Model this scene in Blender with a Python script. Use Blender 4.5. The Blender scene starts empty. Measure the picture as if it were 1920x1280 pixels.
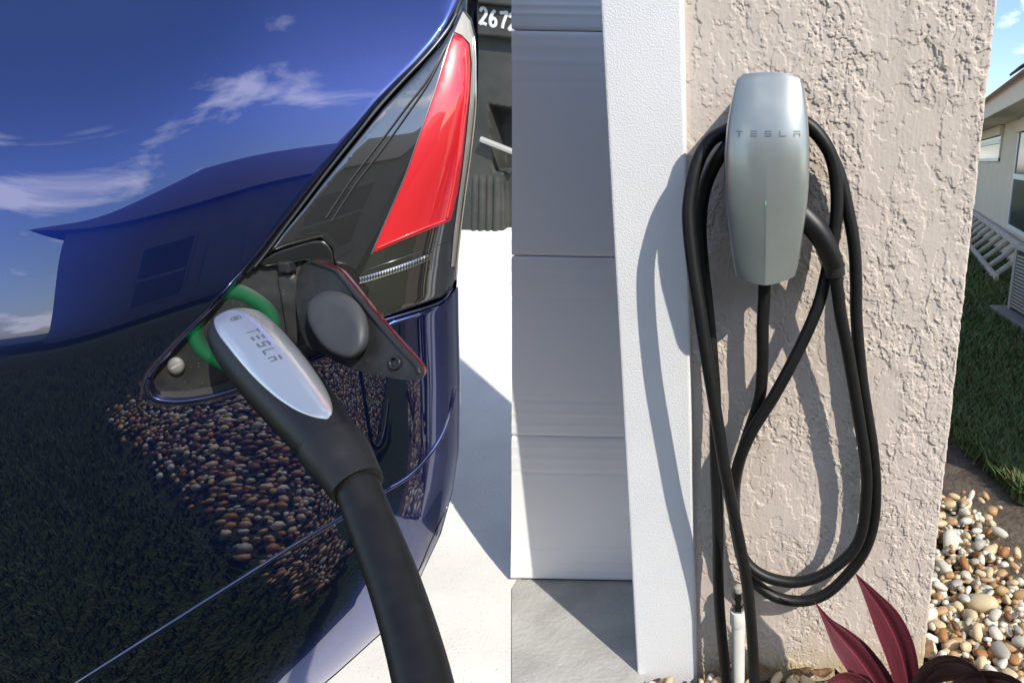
import bpy, bmesh, math, random
import numpy as np
from mathutils import Vector, Matrix
from mathutils.geometry import delaunay_2d_cdt

random.seed(7); rng = np.random.default_rng(11)
scene = bpy.context.scene
COL = scene.collection

# ------------------------------------------------------------------ camera
FPX, PU, PV = 1143.0, 1440.0, 640.0          # focal length and principal point in photo pixels (1920 wide)
PITCH, ROLL, CAMH = math.radians(16.57), math.radians(1.0), 1.10
F_ = Vector((0, math.cos(PITCH), -math.sin(PITCH)))
U0 = Vector((0, math.sin(PITCH), math.cos(PITCH))); R0 = Vector((1, 0, 0))
R_ = R0*math.cos(ROLL) + U0*math.sin(ROLL)
U_ = U0*math.cos(ROLL) - R0*math.sin(ROLL)
CAM = Vector((0, 0, CAMH))
cd = bpy.data.cameras.new('camera'); cam = bpy.data.objects.new('camera', cd); COL.objects.link(cam)
cd.sensor_width = 36; cd.lens = 36*FPX/1920; cd.shift_x = -(PU-960)/1920; cd.clip_start = .02; cd.clip_end = 3000
M = Matrix.Identity(4)
for i, a in enumerate((R_, U_, -F_)):
    for j in range(3): M[j][i] = a[j]
M.translation = CAM
cam.matrix_world = M
scene.camera = cam

# ------------------------------------------------------------------ light
SUN_TO = Vector((.755*.766, -.656*.766, .643)).normalized()
sd = bpy.data.lights.new('sun', 'SUN'); sd.energy = 3.25; sd.angle = math.radians(.53); sd.color = (1, .935, .83)
so = bpy.data.objects.new('sun', sd); COL.objects.link(so); so.location = (6, -5, 8)
so.rotation_euler = SUN_TO.to_track_quat('Z', 'Y').to_euler()
w = bpy.data.worlds.new('World'); scene.world = w; w.use_nodes = True
nt = w.node_tree; nt.nodes.clear()
def nn(tree, t, **k):
    n = tree.nodes.new(t)
    for a, b in k.items(): setattr(n, a, b)
    return n
sky = nn(nt, 'ShaderNodeTexSky', sky_type='NISHITA', sun_disc=False)
sky.sun_elevation = math.asin(SUN_TO.z); sky.sun_rotation = math.atan2(SUN_TO.x, SUN_TO.y)
sky.air_density = 1.0; sky.dust_density = .6; sky.ozone_density = 3.0
bg = nn(nt, 'ShaderNodeBackground'); bg.inputs[1].default_value = .15
tc = nn(nt, 'ShaderNodeTexCoord'); sep = nn(nt, 'ShaderNodeSeparateXYZ'); nt.links.new(tc.outputs['Generated'], sep.inputs[0])
zz = nn(nt, 'ShaderNodeMath', operation='ADD'); nt.links.new(sep.outputs[2], zz.inputs[0]); zz.inputs[1].default_value = .22
zm = nn(nt, 'ShaderNodeMath', operation='MAXIMUM'); nt.links.new(zz.outputs[0], zm.inputs[0]); zm.inputs[1].default_value = .05
dx = nn(nt, 'ShaderNodeMath', operation='DIVIDE'); nt.links.new(sep.outputs[0], dx.inputs[0]); nt.links.new(zm.outputs[0], dx.inputs[1])
dy = nn(nt, 'ShaderNodeMath', operation='DIVIDE'); nt.links.new(sep.outputs[1], dy.inputs[0]); nt.links.new(zm.outputs[0], dy.inputs[1])
cmb = nn(nt, 'ShaderNodeCombineXYZ'); nt.links.new(dx.outputs[0], cmb.inputs[0]); nt.links.new(dy.outputs[0], cmb.inputs[1]); cmb.inputs[2].default_value = 12.6
cn = nn(nt, 'ShaderNodeTexNoise'); cn.inputs['Scale'].default_value = 1.5; cn.inputs['Detail'].default_value = 9; cn.inputs['Roughness'].default_value = .56; cn.inputs['Distortion'].default_value = .25
nt.links.new(cmb.outputs[0], cn.inputs['Vector'])
cr = nn(nt, 'ShaderNodeValToRGB'); cr.color_ramp.elements[0].position = .55; cr.color_ramp.elements[1].position = .64
cr.color_ramp.elements[1].color = (.92, .92, .92, 1)
nt.links.new(cn.outputs[0], cr.inputs[0])
mx = nn(nt, 'ShaderNodeMix', data_type='RGBA'); mx.inputs['B'].default_value = (9.0, 9.1, 9.3, 1)
nt.links.new(cr.outputs[0], mx.inputs['Factor']); nt.links.new(sky.outputs[0], mx.inputs['A'])
nt.links.new(mx.outputs['Result'], bg.inputs[0])
wo = nn(nt, 'ShaderNodeOutputWorld'); nt.links.new(bg.outputs[0], wo.inputs[0])
vs = scene.view_settings; vs.view_transform = 'Standard'; vs.look = 'None'; vs.gamma = 1; vs.use_curve_mapping = False; vs.exposure = .62
scene.cycles.max_bounces = 8; scene.cycles.use_denoising = True

# ------------------------------------------------------------------ pixel helpers
aF, aU, aR, aC = (np.array(x) for x in (F_, U_, R_, CAM))
def dirs(u, v):
    u = np.asarray(u, float)[..., None]; v = np.asarray(v, float)[..., None]
    return aF + aR*(u-PU)/FPX + aU*(PV-v)/FPX
def PY(u, v, y):            # on the vertical plane y = const
    d = dirs(u, v); return aC + d*((y-aC[1])/d[..., 1])[..., None]
def GZ(u, v, z=0.):         # on the level z = const
    d = dirs(u, v); return aC + d*((z-aC[2])/d[..., 2])[..., None]
def ZC(u, v, zc): return aC + dirs(u, v)*np.asarray(zc, float)[..., None]

# ------------------------------------------------------------------ objects
def link(o, parent=None):
    COL.objects.link(o)
    if parent is not None: o.parent = parent
    return o
def tag(o, label=None, cat=None, group=None, kind=None):
    if label: o['label'] = label
    if cat: o['category'] = cat
    if group: o['group'] = group
    if kind: o['kind'] = kind
    return o
def thing(name, label, cat, loc=(0, 0, 0), group=None):
    o = bpy.data.objects.new(name, None); o.empty_display_size = .05
    o.location = loc; link(o); o.matrix_world = Matrix.Translation(loc)
    return tag(o, label, cat, group)
def mesh_obj(name, verts, faces, mat, parent=None, smooth=True, sharp=35):
    me = bpy.data.meshes.new(name)
    me.from_pydata([tuple(x) for x in verts], [], [tuple(f) for f in faces]); me.update()
    if mat: me.materials.append(mat)
    o = bpy.data.objects.new(name, me); link(o, parent)
    if parent is not None: o.matrix_parent_inverse = parent.matrix_world.inverted() if parent.type != 'EMPTY' else Matrix.Translation(-parent.location)
    fin(me, smooth, sharp); return o
def fin(me, smooth=True, sharp=35):
    if smooth:
        me.polygons.foreach_set('use_smooth', [True]*len(me.polygons))
        if sharp: me.set_sharp_from_angle(angle=math.radians(sharp))
def grid_obj(name, pts, mat, parent=None, sharp=None, flip=False):
    n, m = pts.shape[:2]; V = pts.reshape(-1, 3)
    idx = np.arange(n*m).reshape(n, m)
    q = np.stack([idx[:-1, :-1], idx[:-1, 1:], idx[1:, 1:], idx[1:, :-1]], -1).reshape(-1, 4)
    if flip: q = q[:, ::-1]
    return fast_obj(name, V, q, mat, parent, sharp)
def fast_obj(name, V, q, mat, parent=None, sharp=None):
    me = bpy.data.meshes.new(name); k = q.shape[1]
    me.vertices.add(len(V)); me.vertices.foreach_set('co', np.ascontiguousarray(V, np.float32).ravel())
    me.loops.add(q.size); me.loops.foreach_set('vertex_index', np.ascontiguousarray(q, np.int32).ravel())
    me.polygons.add(len(q)); me.polygons.foreach_set('loop_start', np.arange(0, q.size, k, dtype=np.int32))
    me.polygons.foreach_set('use_smooth', np.ones(len(q), bool))
    me.update(); me.validate()
    if mat: me.materials.append(mat)
    if sharp: me.set_sharp_from_angle(angle=math.radians(sharp))
    o = bpy.data.objects.new(name, me); link(o, parent)
    if parent is not None: o.matrix_parent_inverse = Matrix.Translation(-parent.location) if parent.type == 'EMPTY' else parent.matrix_world.inverted()
    return o
def bevel(o, wd=.002, seg=2, ang=40):
    m = o.modifiers.new('bevel', 'BEVEL'); m.width = wd; m.segments = seg; m.limit_method = 'ANGLE'; m.angle_limit = math.radians(ang); m.harden_normals = False
    return o
def box(name, lo, hi, mat, parent=None, bv=.002, matrix=None):
    x0, y0, z0 = lo; x1, y1, z1 = hi
    V = [(x0,y0,z0),(x1,y0,z0),(x1,y1,z0),(x0,y1,z0),(x0,y0,z1),(x1,y0,z1),(x1,y1,z1),(x0,y1,z1)]
    if matrix is not None: V = [tuple(matrix @ Vector(p)) for p in V]
    Fc = [(3,2,1,0),(4,5,6,7),(0,1,5,4),(1,2,6,5),(2,3,7,6),(3,0,4,7)]
    o = mesh_obj(name, V, Fc, mat, parent, smooth=False)
    if bv: bevel(o, bv)
    return o
def catmull(P, n):
    P = np.asarray(P, float); Q = np.vstack([2*P[0]-P[1], P, 2*P[-1]-P[-2]])
    seg = np.linalg.norm(np.diff(P[:, :3], axis=0), axis=1); cum = np.concatenate([[0], np.cumsum(seg)])
    out = []
    for s in np.linspace(0, cum[-1], n):
        i = min(np.searchsorted(cum, s, 'right')-1, len(P)-2); i = max(i, 0)
        t = (s-cum[i])/max(seg[i], 1e-9)
        a, b, c, d = Q[i], Q[i+1], Q[i+2], Q[i+3]
        out.append(.5*((2*b)+(-a+c)*t+(2*a-5*b+4*c-d)*t*t+(-a+3*b-3*c+d)*t**3))
    return np.array(out)
def tube_geo(P, rad, ns=14, ref=None, flat=1.):
    n = len(P); rad = np.broadcast_to(rad, (n,))
    T = np.gradient(P, axis=0); T /= np.linalg.norm(T, axis=1)[:, None]
    a = np.array(ref if ref is not None else (0.13, .21, .97)); A = []
    for i in range(n):
        a = a - T[i]*np.dot(a, T[i]); a /= np.linalg.norm(a); A.append(a.copy())
    A = np.array(A); B = np.cross(T, A)
    th = np.linspace(0, 2*np.pi, ns, endpoint=False)
    V = P[:, None] + rad[:, None, None]*(np.cos(th)[None, :, None]*A[:, None]*flat + np.sin(th)[None, :, None]*B[:, None])
    idx = np.arange(n*ns).reshape(n, ns); r = np.roll(idx, -1, 1)
    q = np.stack([idx[:-1], r[:-1], r[1:], idx[1:]], -1).reshape(-1, 4)
    V = V.reshape(-1, 3)
    F = [tuple(f) for f in q] + [tuple(idx[0][::-1]), tuple(idx[-1])]
    return V, F
def tube(name, P, rad, mat, parent=None, n=None, ns=14, ref=None, flat=1., sharp=50):
    P = np.asarray(P, float)
    if n: 
        if np.ndim(rad): 
            Q = catmull(np.column_stack([P, rad]), n); P, rad = Q[:, :3], np.maximum(Q[:, 3], 1e-4)
        else: P = catmull(P, n)
    V, F = tube_geo(P, rad, ns, ref, flat)
    return mesh_obj(name, V, F, mat, parent, True, sharp)

# ------------------------------------------------------------------ materials
def hexc(h): 
    c = [int(h[i:i+2], 16)/255 for i in (0, 2, 4)]
    return tuple(x/12.92 if x <= .04045 else ((x+.055)/1.055)**2.4 for x in c)
def mat(name, col, rough=.5, metal=0., coat=0., coat_r=.02, coat_ior=1.5, var=None, vscale=8., vdetail=5, bump=0., bscale=40., bdetail=4, spec=.5, emit=None, estr=1., trans=0., bdist=.01, sheen=0.):
    m = bpy.data.materials.new(name); m.use_nodes = True; t = m.node_tree; b = t.nodes['Principled BSDF']
    b.inputs['Base Color'].default_value = (*col, 1); b.inputs['Roughness'].default_value = rough; b.inputs['Metallic'].default_value = metal
    b.inputs['Coat Weight'].default_value = coat; b.inputs['Coat Roughness'].default_value = coat_r; b.inputs['Coat IOR'].default_value = coat_ior
    b.inputs['Specular IOR Level'].default_value = spec; b.inputs['Transmission Weight'].default_value = trans
    if emit: b.inputs['Emission Color'].default_value = (*emit, 1); b.inputs['Emission Strength'].default_value = estr
    co = nn(t, 'ShaderNodeTexCoord')
    if var:
        n = nn(t, 'ShaderNodeTexNoise'); n.inputs['Scale'].default_value = vscale; n.inputs['Detail'].default_value = vdetail; n.inputs['Roughness'].default_value = .62
        t.links.new(co.outputs['Object'], n.inputs['Vector'])
        r = nn(t, 'ShaderNodeValToRGB'); r.color_ramp.elements[0].color = (*col, 1); r.color_ramp.elements[1].color = (*var, 1)
        r.color_ramp.elements[0].position = .36; r.color_ramp.elements[1].position = .66
        t.links.new(n.outputs[0], r.inputs[0]); t.links.new(r.outputs[0], b.inputs['Base Color'])
    if bump:
        n = nn(t, 'ShaderNodeTexNoise'); n.inputs['Scale'].default_value = bscale; n.inputs['Detail'].default_value = bdetail
        t.links.new(co.outputs['Object'], n.inputs['Vector'])
        k = nn(t, 'ShaderNodeBump'); k.inputs['Strength'].default_value = bump; k.inputs['Distance'].default_value = bdist
        t.links.new(n.outputs[0], k.inputs['Height']); t.links.new(k.outputs[0], b.inputs['Normal'])
    return m
def speckle(m, scale, thr, col):        # small flecks of another colour
    t = m.node_tree; b = t.nodes['Principled BSDF']; co = nn(t, 'ShaderNodeTexCoord')
    v = nn(t, 'ShaderNodeTexVoronoi'); v.inputs['Scale'].default_value = scale; t.links.new(co.outputs['Object'], v.inputs['Vector'])
    r = nn(t, 'ShaderNodeMath', operation='LESS_THAN'); r.inputs[1].default_value = thr; t.links.new(v.outputs['Distance'], r.inputs[0])
    sepc = nn(t, 'ShaderNodeSeparateColor'); t.links.new(v.outputs['Color'], sepc.inputs[0])
    g = nn(t, 'ShaderNodeMath', operation='GREATER_THAN'); g.inputs[1].default_value = .72; t.links.new(sepc.outputs[0], g.inputs[0])
    ml = nn(t, 'ShaderNodeMath', operation='MULTIPLY'); t.links.new(r.outputs[0], ml.inputs[0]); t.links.new(g.outputs[0], ml.inputs[1])
    mxx = nn(t, 'ShaderNodeMix', data_type='RGBA'); mxx.inputs['B'].default_value = (*col, 1); t.links.new(ml.outputs[0], mxx.inputs['Factor'])
    l = b.inputs['Base Color'].links
    if l: t.links.new(l[0].from_socket, mxx.inputs['A'])
    else: mxx.inputs['A'].default_value = b.inputs['Base Color'].default_value
    t.links.new(mxx.outputs['Result'], b.inputs['Base Color'])
    return m

PAINT = speckle(mat('blue_paint', (.015, .038, .24), rough=.26, metal=1., coat=1, coat_r=.005, coat_ior=2.3), 620, .16, (.07, .13, .50)); speckle(PAINT, 75, .016, (.7, .75, .85))
PAINT_PLAIN = mat('blue_paint_edge', (.006, .012, .09), rough=.3, metal=.8, coat=1, coat_r=.02, coat_ior=2.1)
BLACK_GLOSS = mat('black_gloss', (.006, .006, .007), rough=.12, coat=1, coat_r=.01, coat_ior=2.0)
LAMP_DARK = mat('lamp_dark', (.02, .019, .018), rough=.25, coat=1, coat_r=.006, coat_ior=2.7)
LAMP_RED = mat('lamp_red', (.62, .012, .022), rough=.35, coat=1, coat_r=.008, coat_ior=1.9, emit=None)
LAMP_CLEAR = mat('lamp_clear', (.42, .39, .34), rough=.12, coat=1, coat_r=.01, coat_ior=1.9)
CHROME = mat('chrome', (.62, .62, .60), rough=.18, metal=1)
PLASTIC = mat('black_plastic', (.014, .014, .015), rough=.42, bump=.15, bscale=600, bdist=.0008, var=(.02, .02, .021), vscale=30)
PLASTIC_DUSTY = speckle(mat('dusty_black_plastic', (.016, .017, .018), rough=.5, var=(.032, .032, .032), vscale=40, vdetail=8), 260, .1, (.3, .3, .28))
RUBBER = mat('grey_rubber', (.045, .047, .05), rough=.55, var=(.06, .062, .066), vscale=25, bump=.1, bscale=400, bdist=.0006)
CABLE = mat('cable_black', (.006, .006, .0065), rough=.46, spec=.35, var=(.010, .010, .010), vscale=60, bump=.08, bscale=300, bdist=.0006)
GRIP = mat('grip_black', (.007, .007, .0075), rough=.4, bump=.5, bscale=900, bdist=.0006)
SILVER = mat('brushed_silver', (.70, .72, .75), rough=.25, metal=.8, coat=.5, coat_r=.04)
LOGO = mat('logo_grey', (.07, .09, .13), rough=.55, spec=.2)
GREEN_GLOW = mat('green_light', (.006, .035, .017), rough=.5, emit=(.004, .22, .075), estr=.2)
FLAP_RED = mat('flap_red', (.12, .006, .014), rough=.2, coat=1)
BIN = mat('bin_plastic', (.035, .038, .033), rough=.6, var=(.06, .062, .055), vscale=6)
BIN_DARK = mat('bin_dark', (.008, .008, .008), rough=.7)
CHALK = mat('white_marker', (.72, .72, .70), rough=.8)
STEEL = mat('bin_bar_steel', (.6, .58, .53), rough=.4, metal=.5)
CONC_L = speckle(mat('pale_concrete', (.74, .72, .67), rough=.85, var=(.82, .80, .75), vscale=5, vdetail=10, bump=.35, bscale=160, bdist=.004), 130, .13, (.33, .31, .28))
CONC_R = speckle(mat('grey_concrete', (.37, .36, .335), rough=.85, var=(.50, .49, .455), vscale=7, vdetail=11, bump=.45, bscale=90, bdetail=9, bdist=.006), 60, .12, (.56, .55, .53))
WHITE_POST = mat('white_painted_stucco', (.68, .69, .70), rough=.8, var=(.73, .735, .74), vscale=4)
DOOR = mat('white_door_steel', (.87, .872, .875), rough=.45, var=(.89, .89, .89), vscale=3, bump=.05, bscale=250, bdist=.001)
SOIL = mat('soil', (.075, .055, .04), rough=1, var=(.13, .10, .075), vscale=14, vdetail=10, bump=.8, bscale=50, bdetail=9, bdist=.02)
LAWN = mat('lawn', (.028, .05, .014), rough=1, var=(.06, .075, .025), vscale=25, vdetail=10, bump=.9, bscale=120, bdetail=6, bdist=.03)

# ------------------------------------------------------------------ numpy noise
def vnoise(x, y, seed):
    r = np.random.default_rng(seed); T = r.random((256, 256))
    xi = np.floor(x).astype(int); yi = np.floor(y).astype(int); fx = x-xi; fy = y-yi
    fx = fx*fx*fx*(fx*(fx*6-15)+10); fy = fy*fy*fy*(fy*(fy*6-15)+10)
    a = T[xi % 256, yi % 256]; b = T[(xi+1) % 256, yi % 256]; c = T[xi % 256, (yi+1) % 256]; d = T[(xi+1) % 256, (yi+1) % 256]
    return (a*(1-fx)+b*fx)*(1-fy)+(c*(1-fx)+d*fx)*fy - .5
def fbm(x, y, seed, o=4, g=.5):
    s = 0; a = 1; 
    for i in range(o): s = s + a*vnoise(x*2**i+17.3*i, y*2**i+5.1*i, seed+i); a *= g
    return s
def sstep(a, b, x): t = np.clip((x-a)/(b-a), 0, 1); return t*t*(3-2*t)

# ================================================================== SETTING
YW, YP, YD = 1.10, 1.085, 1.39          # stucco wall, white post face, garage door
TOP = 1.375; TOPD = 1.425
# big ground sheet
g = mesh_obj('ground', [(-80,-80,-.035),(80,-80,-.035),(80,120,-.035),(-80,120,-.035)], [(0,1,2,3)], LAWN, smooth=False); tag(g, kind='structure')
o = mesh_obj('soil_bed', [(-.5,.2,-.025),(3.,.2,-.025),(3.,2.6,-.025),(.5,9.,-.025),(-.5,2.6,-.025)], [(0,1,2,3,4)], SOIL, smooth=False); tag(o, kind='structure')
# seam line on the ground: the joint between the pale driveway and the grey apron
def seam(v): return GZ(960, v)
sA, sB = GZ(960, 1105), GZ(960, 1700)
postL = PY(np.array([1122, 1195]), np.array([0, 1255]), YP)[:, 0]; postR = PY(np.array([1275, 1310]), np.array([0, 1255]), YP)[:, 0]
XPL, XPR = postL.mean(), postR.mean()
wr = PY(np.array([1870, 1740]), np.array([0, 1180]), YW)[:, 0]; XWR = wr.mean()
# pale driveway: level by the garage, then climbing behind
RS = .30
ys = np.concatenate([np.linspace(.80, 1.4, 9), 1.4+np.linspace(.05, .6, 10), np.linspace(2.2, 4.6, 8), np.linspace(5, 14, 4)])
def ramp(y): 
    t = np.maximum(np.minimum(y, 4.6)-1.45, 0.); return RS*(np.sqrt(t*t+.02)-math.sqrt(.02))
rows = []
for y in ys:
    xe = sA[0] + (sB[0]-sA[0])*(y-sA[1])/(sB[1]-sA[1]) if y < sA[1] else sA[0]-.0
    rows.append([(-4.2, y, -.036)]+[(x, y, ramp(y)) for x in np.linspace(-4.2, xe, 14)]+[(xe, y, -.036)])
dr = grid_obj('driveway', np.array(rows), CONC_L, sharp=40); tag(dr, kind='structure')
# grey apron in front of the door
ap = [(sB[0], sB[1], .004), (XPL+.02, sB[1], .004), (XPL+.02, 1.45, .004), (sA[0]-.06*0, 1.45, .004), (sA[0], sA[1], .004)]
o = mesh_obj('apron', ap, [tuple(range(len(ap)))], CONC_R, smooth=False); tag(o, kind='structure')
# lawn on the right, and behind the camera
bed_edge = GZ(np.array([1770, 1800, 1850, 1920, 1990]), np.array([868, 905, 985, 1085, 1150]))
lawn_edge = GZ(np.array([1745, 1775, 1835, 1920, 2000]), np.array([700, 800, 858, 925, 985]))
le = [tuple(p) for p in lawn_edge]
lv = [(p[0], p[1], -.012) for p in le] + [(9, le[-1][1]-.6, -.012), (9, 40, -.012), (le[0][0]-.3, 40, -.012)]
o = mesh_obj('lawn', lv, [tuple(range(len(lv)))], LAWN, smooth=False); tag(o, kind='structure')

# ------------------------------------------------------------------ garage wall
gw = thing('garage_wall', 'beige knockdown stucco garage wall with a white painted corner post', 'wall', (0, YW, 0))
def stucco_mat():
    m = mat('beige_stucco', (.54, .468, .405), rough=.9, var=(.585, .51, .445), vscale=5, bump=.25, bscale=500, bdist=.0012)
    t = m.node_tree; b = t.nodes['Principled BSDF']; co = nn(t, 'ShaderNodeTexCoord'); s = nn(t, 'ShaderNodeSeparateXYZ'); t.links.new(co.outputs['Object'], s.inputs[0])
    n = nn(t, 'ShaderNodeTexNoise'); n.inputs['Scale'].default_value = 14; n.inputs['Detail'].default_value = 8; t.links.new(co.outputs['Object'], n.inputs['Vector'])
    a = nn(t, 'ShaderNodeMath', operation='MULTIPLY_ADD'); a.inputs[1].default_value = .22; t.links.new(n.outputs[0], a.inputs[0])
    k = nn(t, 'ShaderNodeMath', operation='SUBTRACT'); k.inputs[0].default_value = 0.0; t.links.new(s.outputs[2], k.inputs[1]); t.links.new(k.outputs[0], a.inputs[2])
    r = nn(t, 'ShaderNodeValToRGB'); r.color_ramp.elements[0].position = .0; r.color_ramp.elements[1].position = .11
    r.color_ramp.elements[0].color = (0, 0, 0, 1); r.color_ramp.elements[1].color = (.8, .8, .8, 1); t.links.new(a.outputs[0], r.inputs[0])
    mxx = nn(t, 'ShaderNodeMix', data_type='RGBA'); mxx.inputs['B'].default_value = (.50, .40, .22, 1)
    t.links.new(r.outputs[0], mxx.inputs['Factor']); t.links.new(b.inputs['Base Color'].links[0].from_socket, mxx.inputs['A']); t.links.new(mxx.outputs['Result'], b.inputs['Base Color'])
    return m
STUCCO = stucco_mat()
cs = .0011
X = np.arange(XPR-.01, XWR, cs); Z = np.arange(-.06, TOP, cs)
XX, ZZ = np.meshgrid(X, Z)
wx = XX + .010*fbm(XX/.022, ZZ/.026, 3, 4, .62); wz = ZZ + .012*fbm(XX/.022, ZZ/.028, 9, 4, .62)
n1 = fbm(wx/.028, wz/.046, 21, 3, .6) + .20*fbm(XX/.0062, ZZ/.0075, 23, 2, .6)
rough_zone = .12+.88*sstep(-.22, .14, fbm(XX/.10, ZZ/.16, 51, 2))
plate = sstep(-.008, .005, n1)
n2 = fbm(wx/.0135+9, wz/.018, 41, 2, .5) + .22*fbm(XX/.0045, ZZ/.005, 47, 2, .6)
crumb = sstep(.055, .08, n2)
n4 = fbm(wx/.0065+2, wz/.0085, 43, 2, .5)
grit = sstep(.10, .17, n4)
n3 = fbm(wx/.085+3, wz/.17, 61, 2) + .06*fbm(wx/.012, wz/.016, 63, 2)
broad = sstep(-.010, .006, n3)
streak = .00022*fbm(XX/.003, ZZ/.05, 81, 2)
Hh = .0020*plate*(.5+.5*rough_zone) + .0017*crumb*(.05+.95*rough_zone)*(1-.35*plate) + .0012*broad + .0011*grit*rough_zone*(1-.5*plate) + streak + .00025*fbm(XX/.004, ZZ/.005, 91, 2)
edge = np.clip((XWR-XX)/.006, 0, 1); round_ = (1-np.sqrt(np.clip(1-(1-edge)**2, 0, 1)))*.006
YY = YW - Hh + round_ + .002
XX2 = XX + np.where(edge < 1, .002*fbm(ZZ/.02, ZZ/.03, 5, 3), 0)
grid_obj('stucco_panel', np.stack([XX2, YY, ZZ], -1), STUCCO, gw)
box('wall_core', (XPR-.01, YW+.012, -.06), (XWR-.002, YW+.14, TOP-.003), STUCCO, gw, bv=.003)
def post_mat():
    m = WHITE_POST; t = m.node_tree; b = t.nodes['Principled BSDF']; co = nn(t, 'ShaderNodeTexCoord')
    v = nn(t, 'ShaderNodeTexNoise'); v.inputs['Scale'].default_value = 330; v.inputs['Detail'].default_value = 2; t.links.new(co.outputs['Object'], v.inputs['Vector'])
    r = nn(t, 'ShaderNodeValToRGB'); r.color_ramp.elements[0].position = .38; r.color_ramp.elements[1].position = .62; t.links.new(v.outputs[0], r.inputs[0])
    k = nn(t, 'ShaderNodeBump'); k.inputs['Strength'].default_value = .32; k.inputs['Distance'].default_value = .0012
    t.links.new(r.outputs[0], k.inputs['Height']); t.links.new(k.outputs[0], b.inputs['Normal'])
post_mat()
o = box('corner_post', (XPL, YP, -.03), (XPR, YD+.07, 1.80), WHITE_POST, gw, bv=.006); o.modifiers[0].segments = 3
o['label'] = 'white fine-textured corner post'

# ------------------------------------------------------------------ garage door
gd = thing('garage_door', 'white sectional garage door with embossed panels beside the post', 'garage door', (-.45, YD, 0))
jv = [-330, 58, 481, 818, 1101]
zj = [PY(1060, v, YD)[2] for v in jv]; zj[-1] = .008
for i in range(4):
    z1, z0 = zj[i], zj[i+1]; z1 = min(z1, TOPD)
    hz = z1-z0
    zs = np.linspace(z0+.0015, z1-.0015, 90); xs = np.linspace(-.86, XPL+.012, 150)
    A, B = np.meshgrid(xs, zs)
    # embossing: a full-width roll near each joint, two nested rectangles in the field
    h = np.zeros_like(A); d = np.minimum(B-z0, z1-B)
    h += .004*(1-np.exp(-(d/.004)**2))
    h += .0012*np.exp(-((d-.030)/.004)**2)
    xr1, xr2 = XPL-.03, XPL-.062
    if i < 3: xr1, xr2 = XPL-.035, XPL-.075
    for (xr, mz, am, wd) in ((xr1, .060, .0022, .0030), (xr2, .098, .0020, .0036)):
        dd = np.minimum(np.minimum(xr-A, A+5.0), np.minimum(B-z0-mz, z1-mz-B))
        h += am*(sstep(-wd, 0, dd) - sstep(0, wd*1.6, dd)*.9) * (1 if mz < .09 else -1)
    xmin_line = np.array([PY(960.5, PY2, YD)[0] for PY2 in np.interp(zs, zj[::-1], jv[::-1])])
    # the leaf ends at its own slightly leaning left edge
    s = (A-xs[0])/(xs[-1]-xs[0]); A2 = xmin_line[:, None] + s*(xs[-1]-xmin_line[:, None])
    dd0 = h
    P = np.stack([A2, YD-h, B], -1)
    back = P.copy(); back[..., 1] = YD+.035
    V = np.concatenate([P.reshape(-1, 3), back.reshape(-1, 3)]); n, m = A.shape; idx = np.arange(n*m).reshape(n, m); K = n*m
    q = [np.stack([idx[:-1,:-1], idx[:-1,1:], idx[1:,1:], idx[1:,:-1]], -1).reshape(-1,4)]
    q.append(q[0][:, ::-1]+K)
    for e in (idx[0], idx[:, -1], idx[-1][::-1], idx[:, 0][::-1]):
        q.append(np.stack([e[:-1], e[:-1]+K, e[1:]+K, e[1:]], -1))
    fast_obj('door_panel', V, np.concatenate(q), DOOR, gd, sharp=60)
box('bottom_seal', (sA[0]+.01, YD+.002, .0045), (XPL+.01, YD+.03, .0085), mat('seal', (.02,.02,.02), .8), gd, bv=0)

# ================================================================== CAR
NAZ = math.radians(-70); n0 = np.array([math.cos(NAZ), math.sin(NAZ), 0.])
P0 = ZC(640, 640, .82); K0 = float(n0 @ (P0-aC))
SIL = np.array([(915,-260),(905,-120),(895,20),(897,100),(896,180),(886,280),(871,380),(860,480),(856,540),(857,620),(860,720),(859,850),(849,920),(827,1000),(787,1085),(723,1180),(632,1262),(560,1322),(420,1422),(200,1520),(-300,1640),(-900,1700)], float)
CREASE = np.array([(-400,690),(0,655),(130,640),(240,604),(300,582),(375,560),(430,542),(520,535),(640,545),(800,560),(1000,565)], float)
W_ = np.arange(-1000, 1301.)
EL = np.interp(W_, [-1000,-640,-450,-330,-200,-110,-55,-18,10,40,140,320,480,640,1300], [44,34,21,13,8.8,7,6,5,0,-3.5,-5,-7,-9,-12,-18])
_cu = np.arange(-600, 1301.); _cv = np.interp(_cu, CREASE[:, 0], CREASE[:, 1]); _k = np.hanning(241); _k /= _k.sum()
_cv = np.convolve(np.pad(_cv, 120, 'edge'), _k, 'valid')
kern = np.hanning(121); kern /= kern.sum(); EL0 = EL; EL1 = np.convolve(np.pad(EL, 60, 'edge'), kern, 'valid'); k2 = np.hanning(25); k2 /= k2.sum(); EL2 = np.convolve(np.pad(EL, 12, 'edge'), k2, 'valid'); mixw = np.clip((W_+90)/40, 0, 1)*np.clip((110-W_)/40, 0, 1); EL = EL1*(1-mixw)+EL2*mixw
BW = np.cumsum(np.tan(np.radians(EL)))*.00072; BW -= np.interp(0, W_, BW)
def dist_poly(u, v, L):
    best = np.full(np.shape(u), 1e9)
    for a, b in zip(L[:-1], L[1:]):
        e = b-a; t = np.clip(((u-a[0])*e[0]+(v-a[1])*e[1])/(e@e), 0, 1)
        best = np.minimum(best, np.hypot(u-a[0]-t*e[0], v-a[1]-t*e[1]))
    return best
RPX, RM = 235., .13
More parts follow.
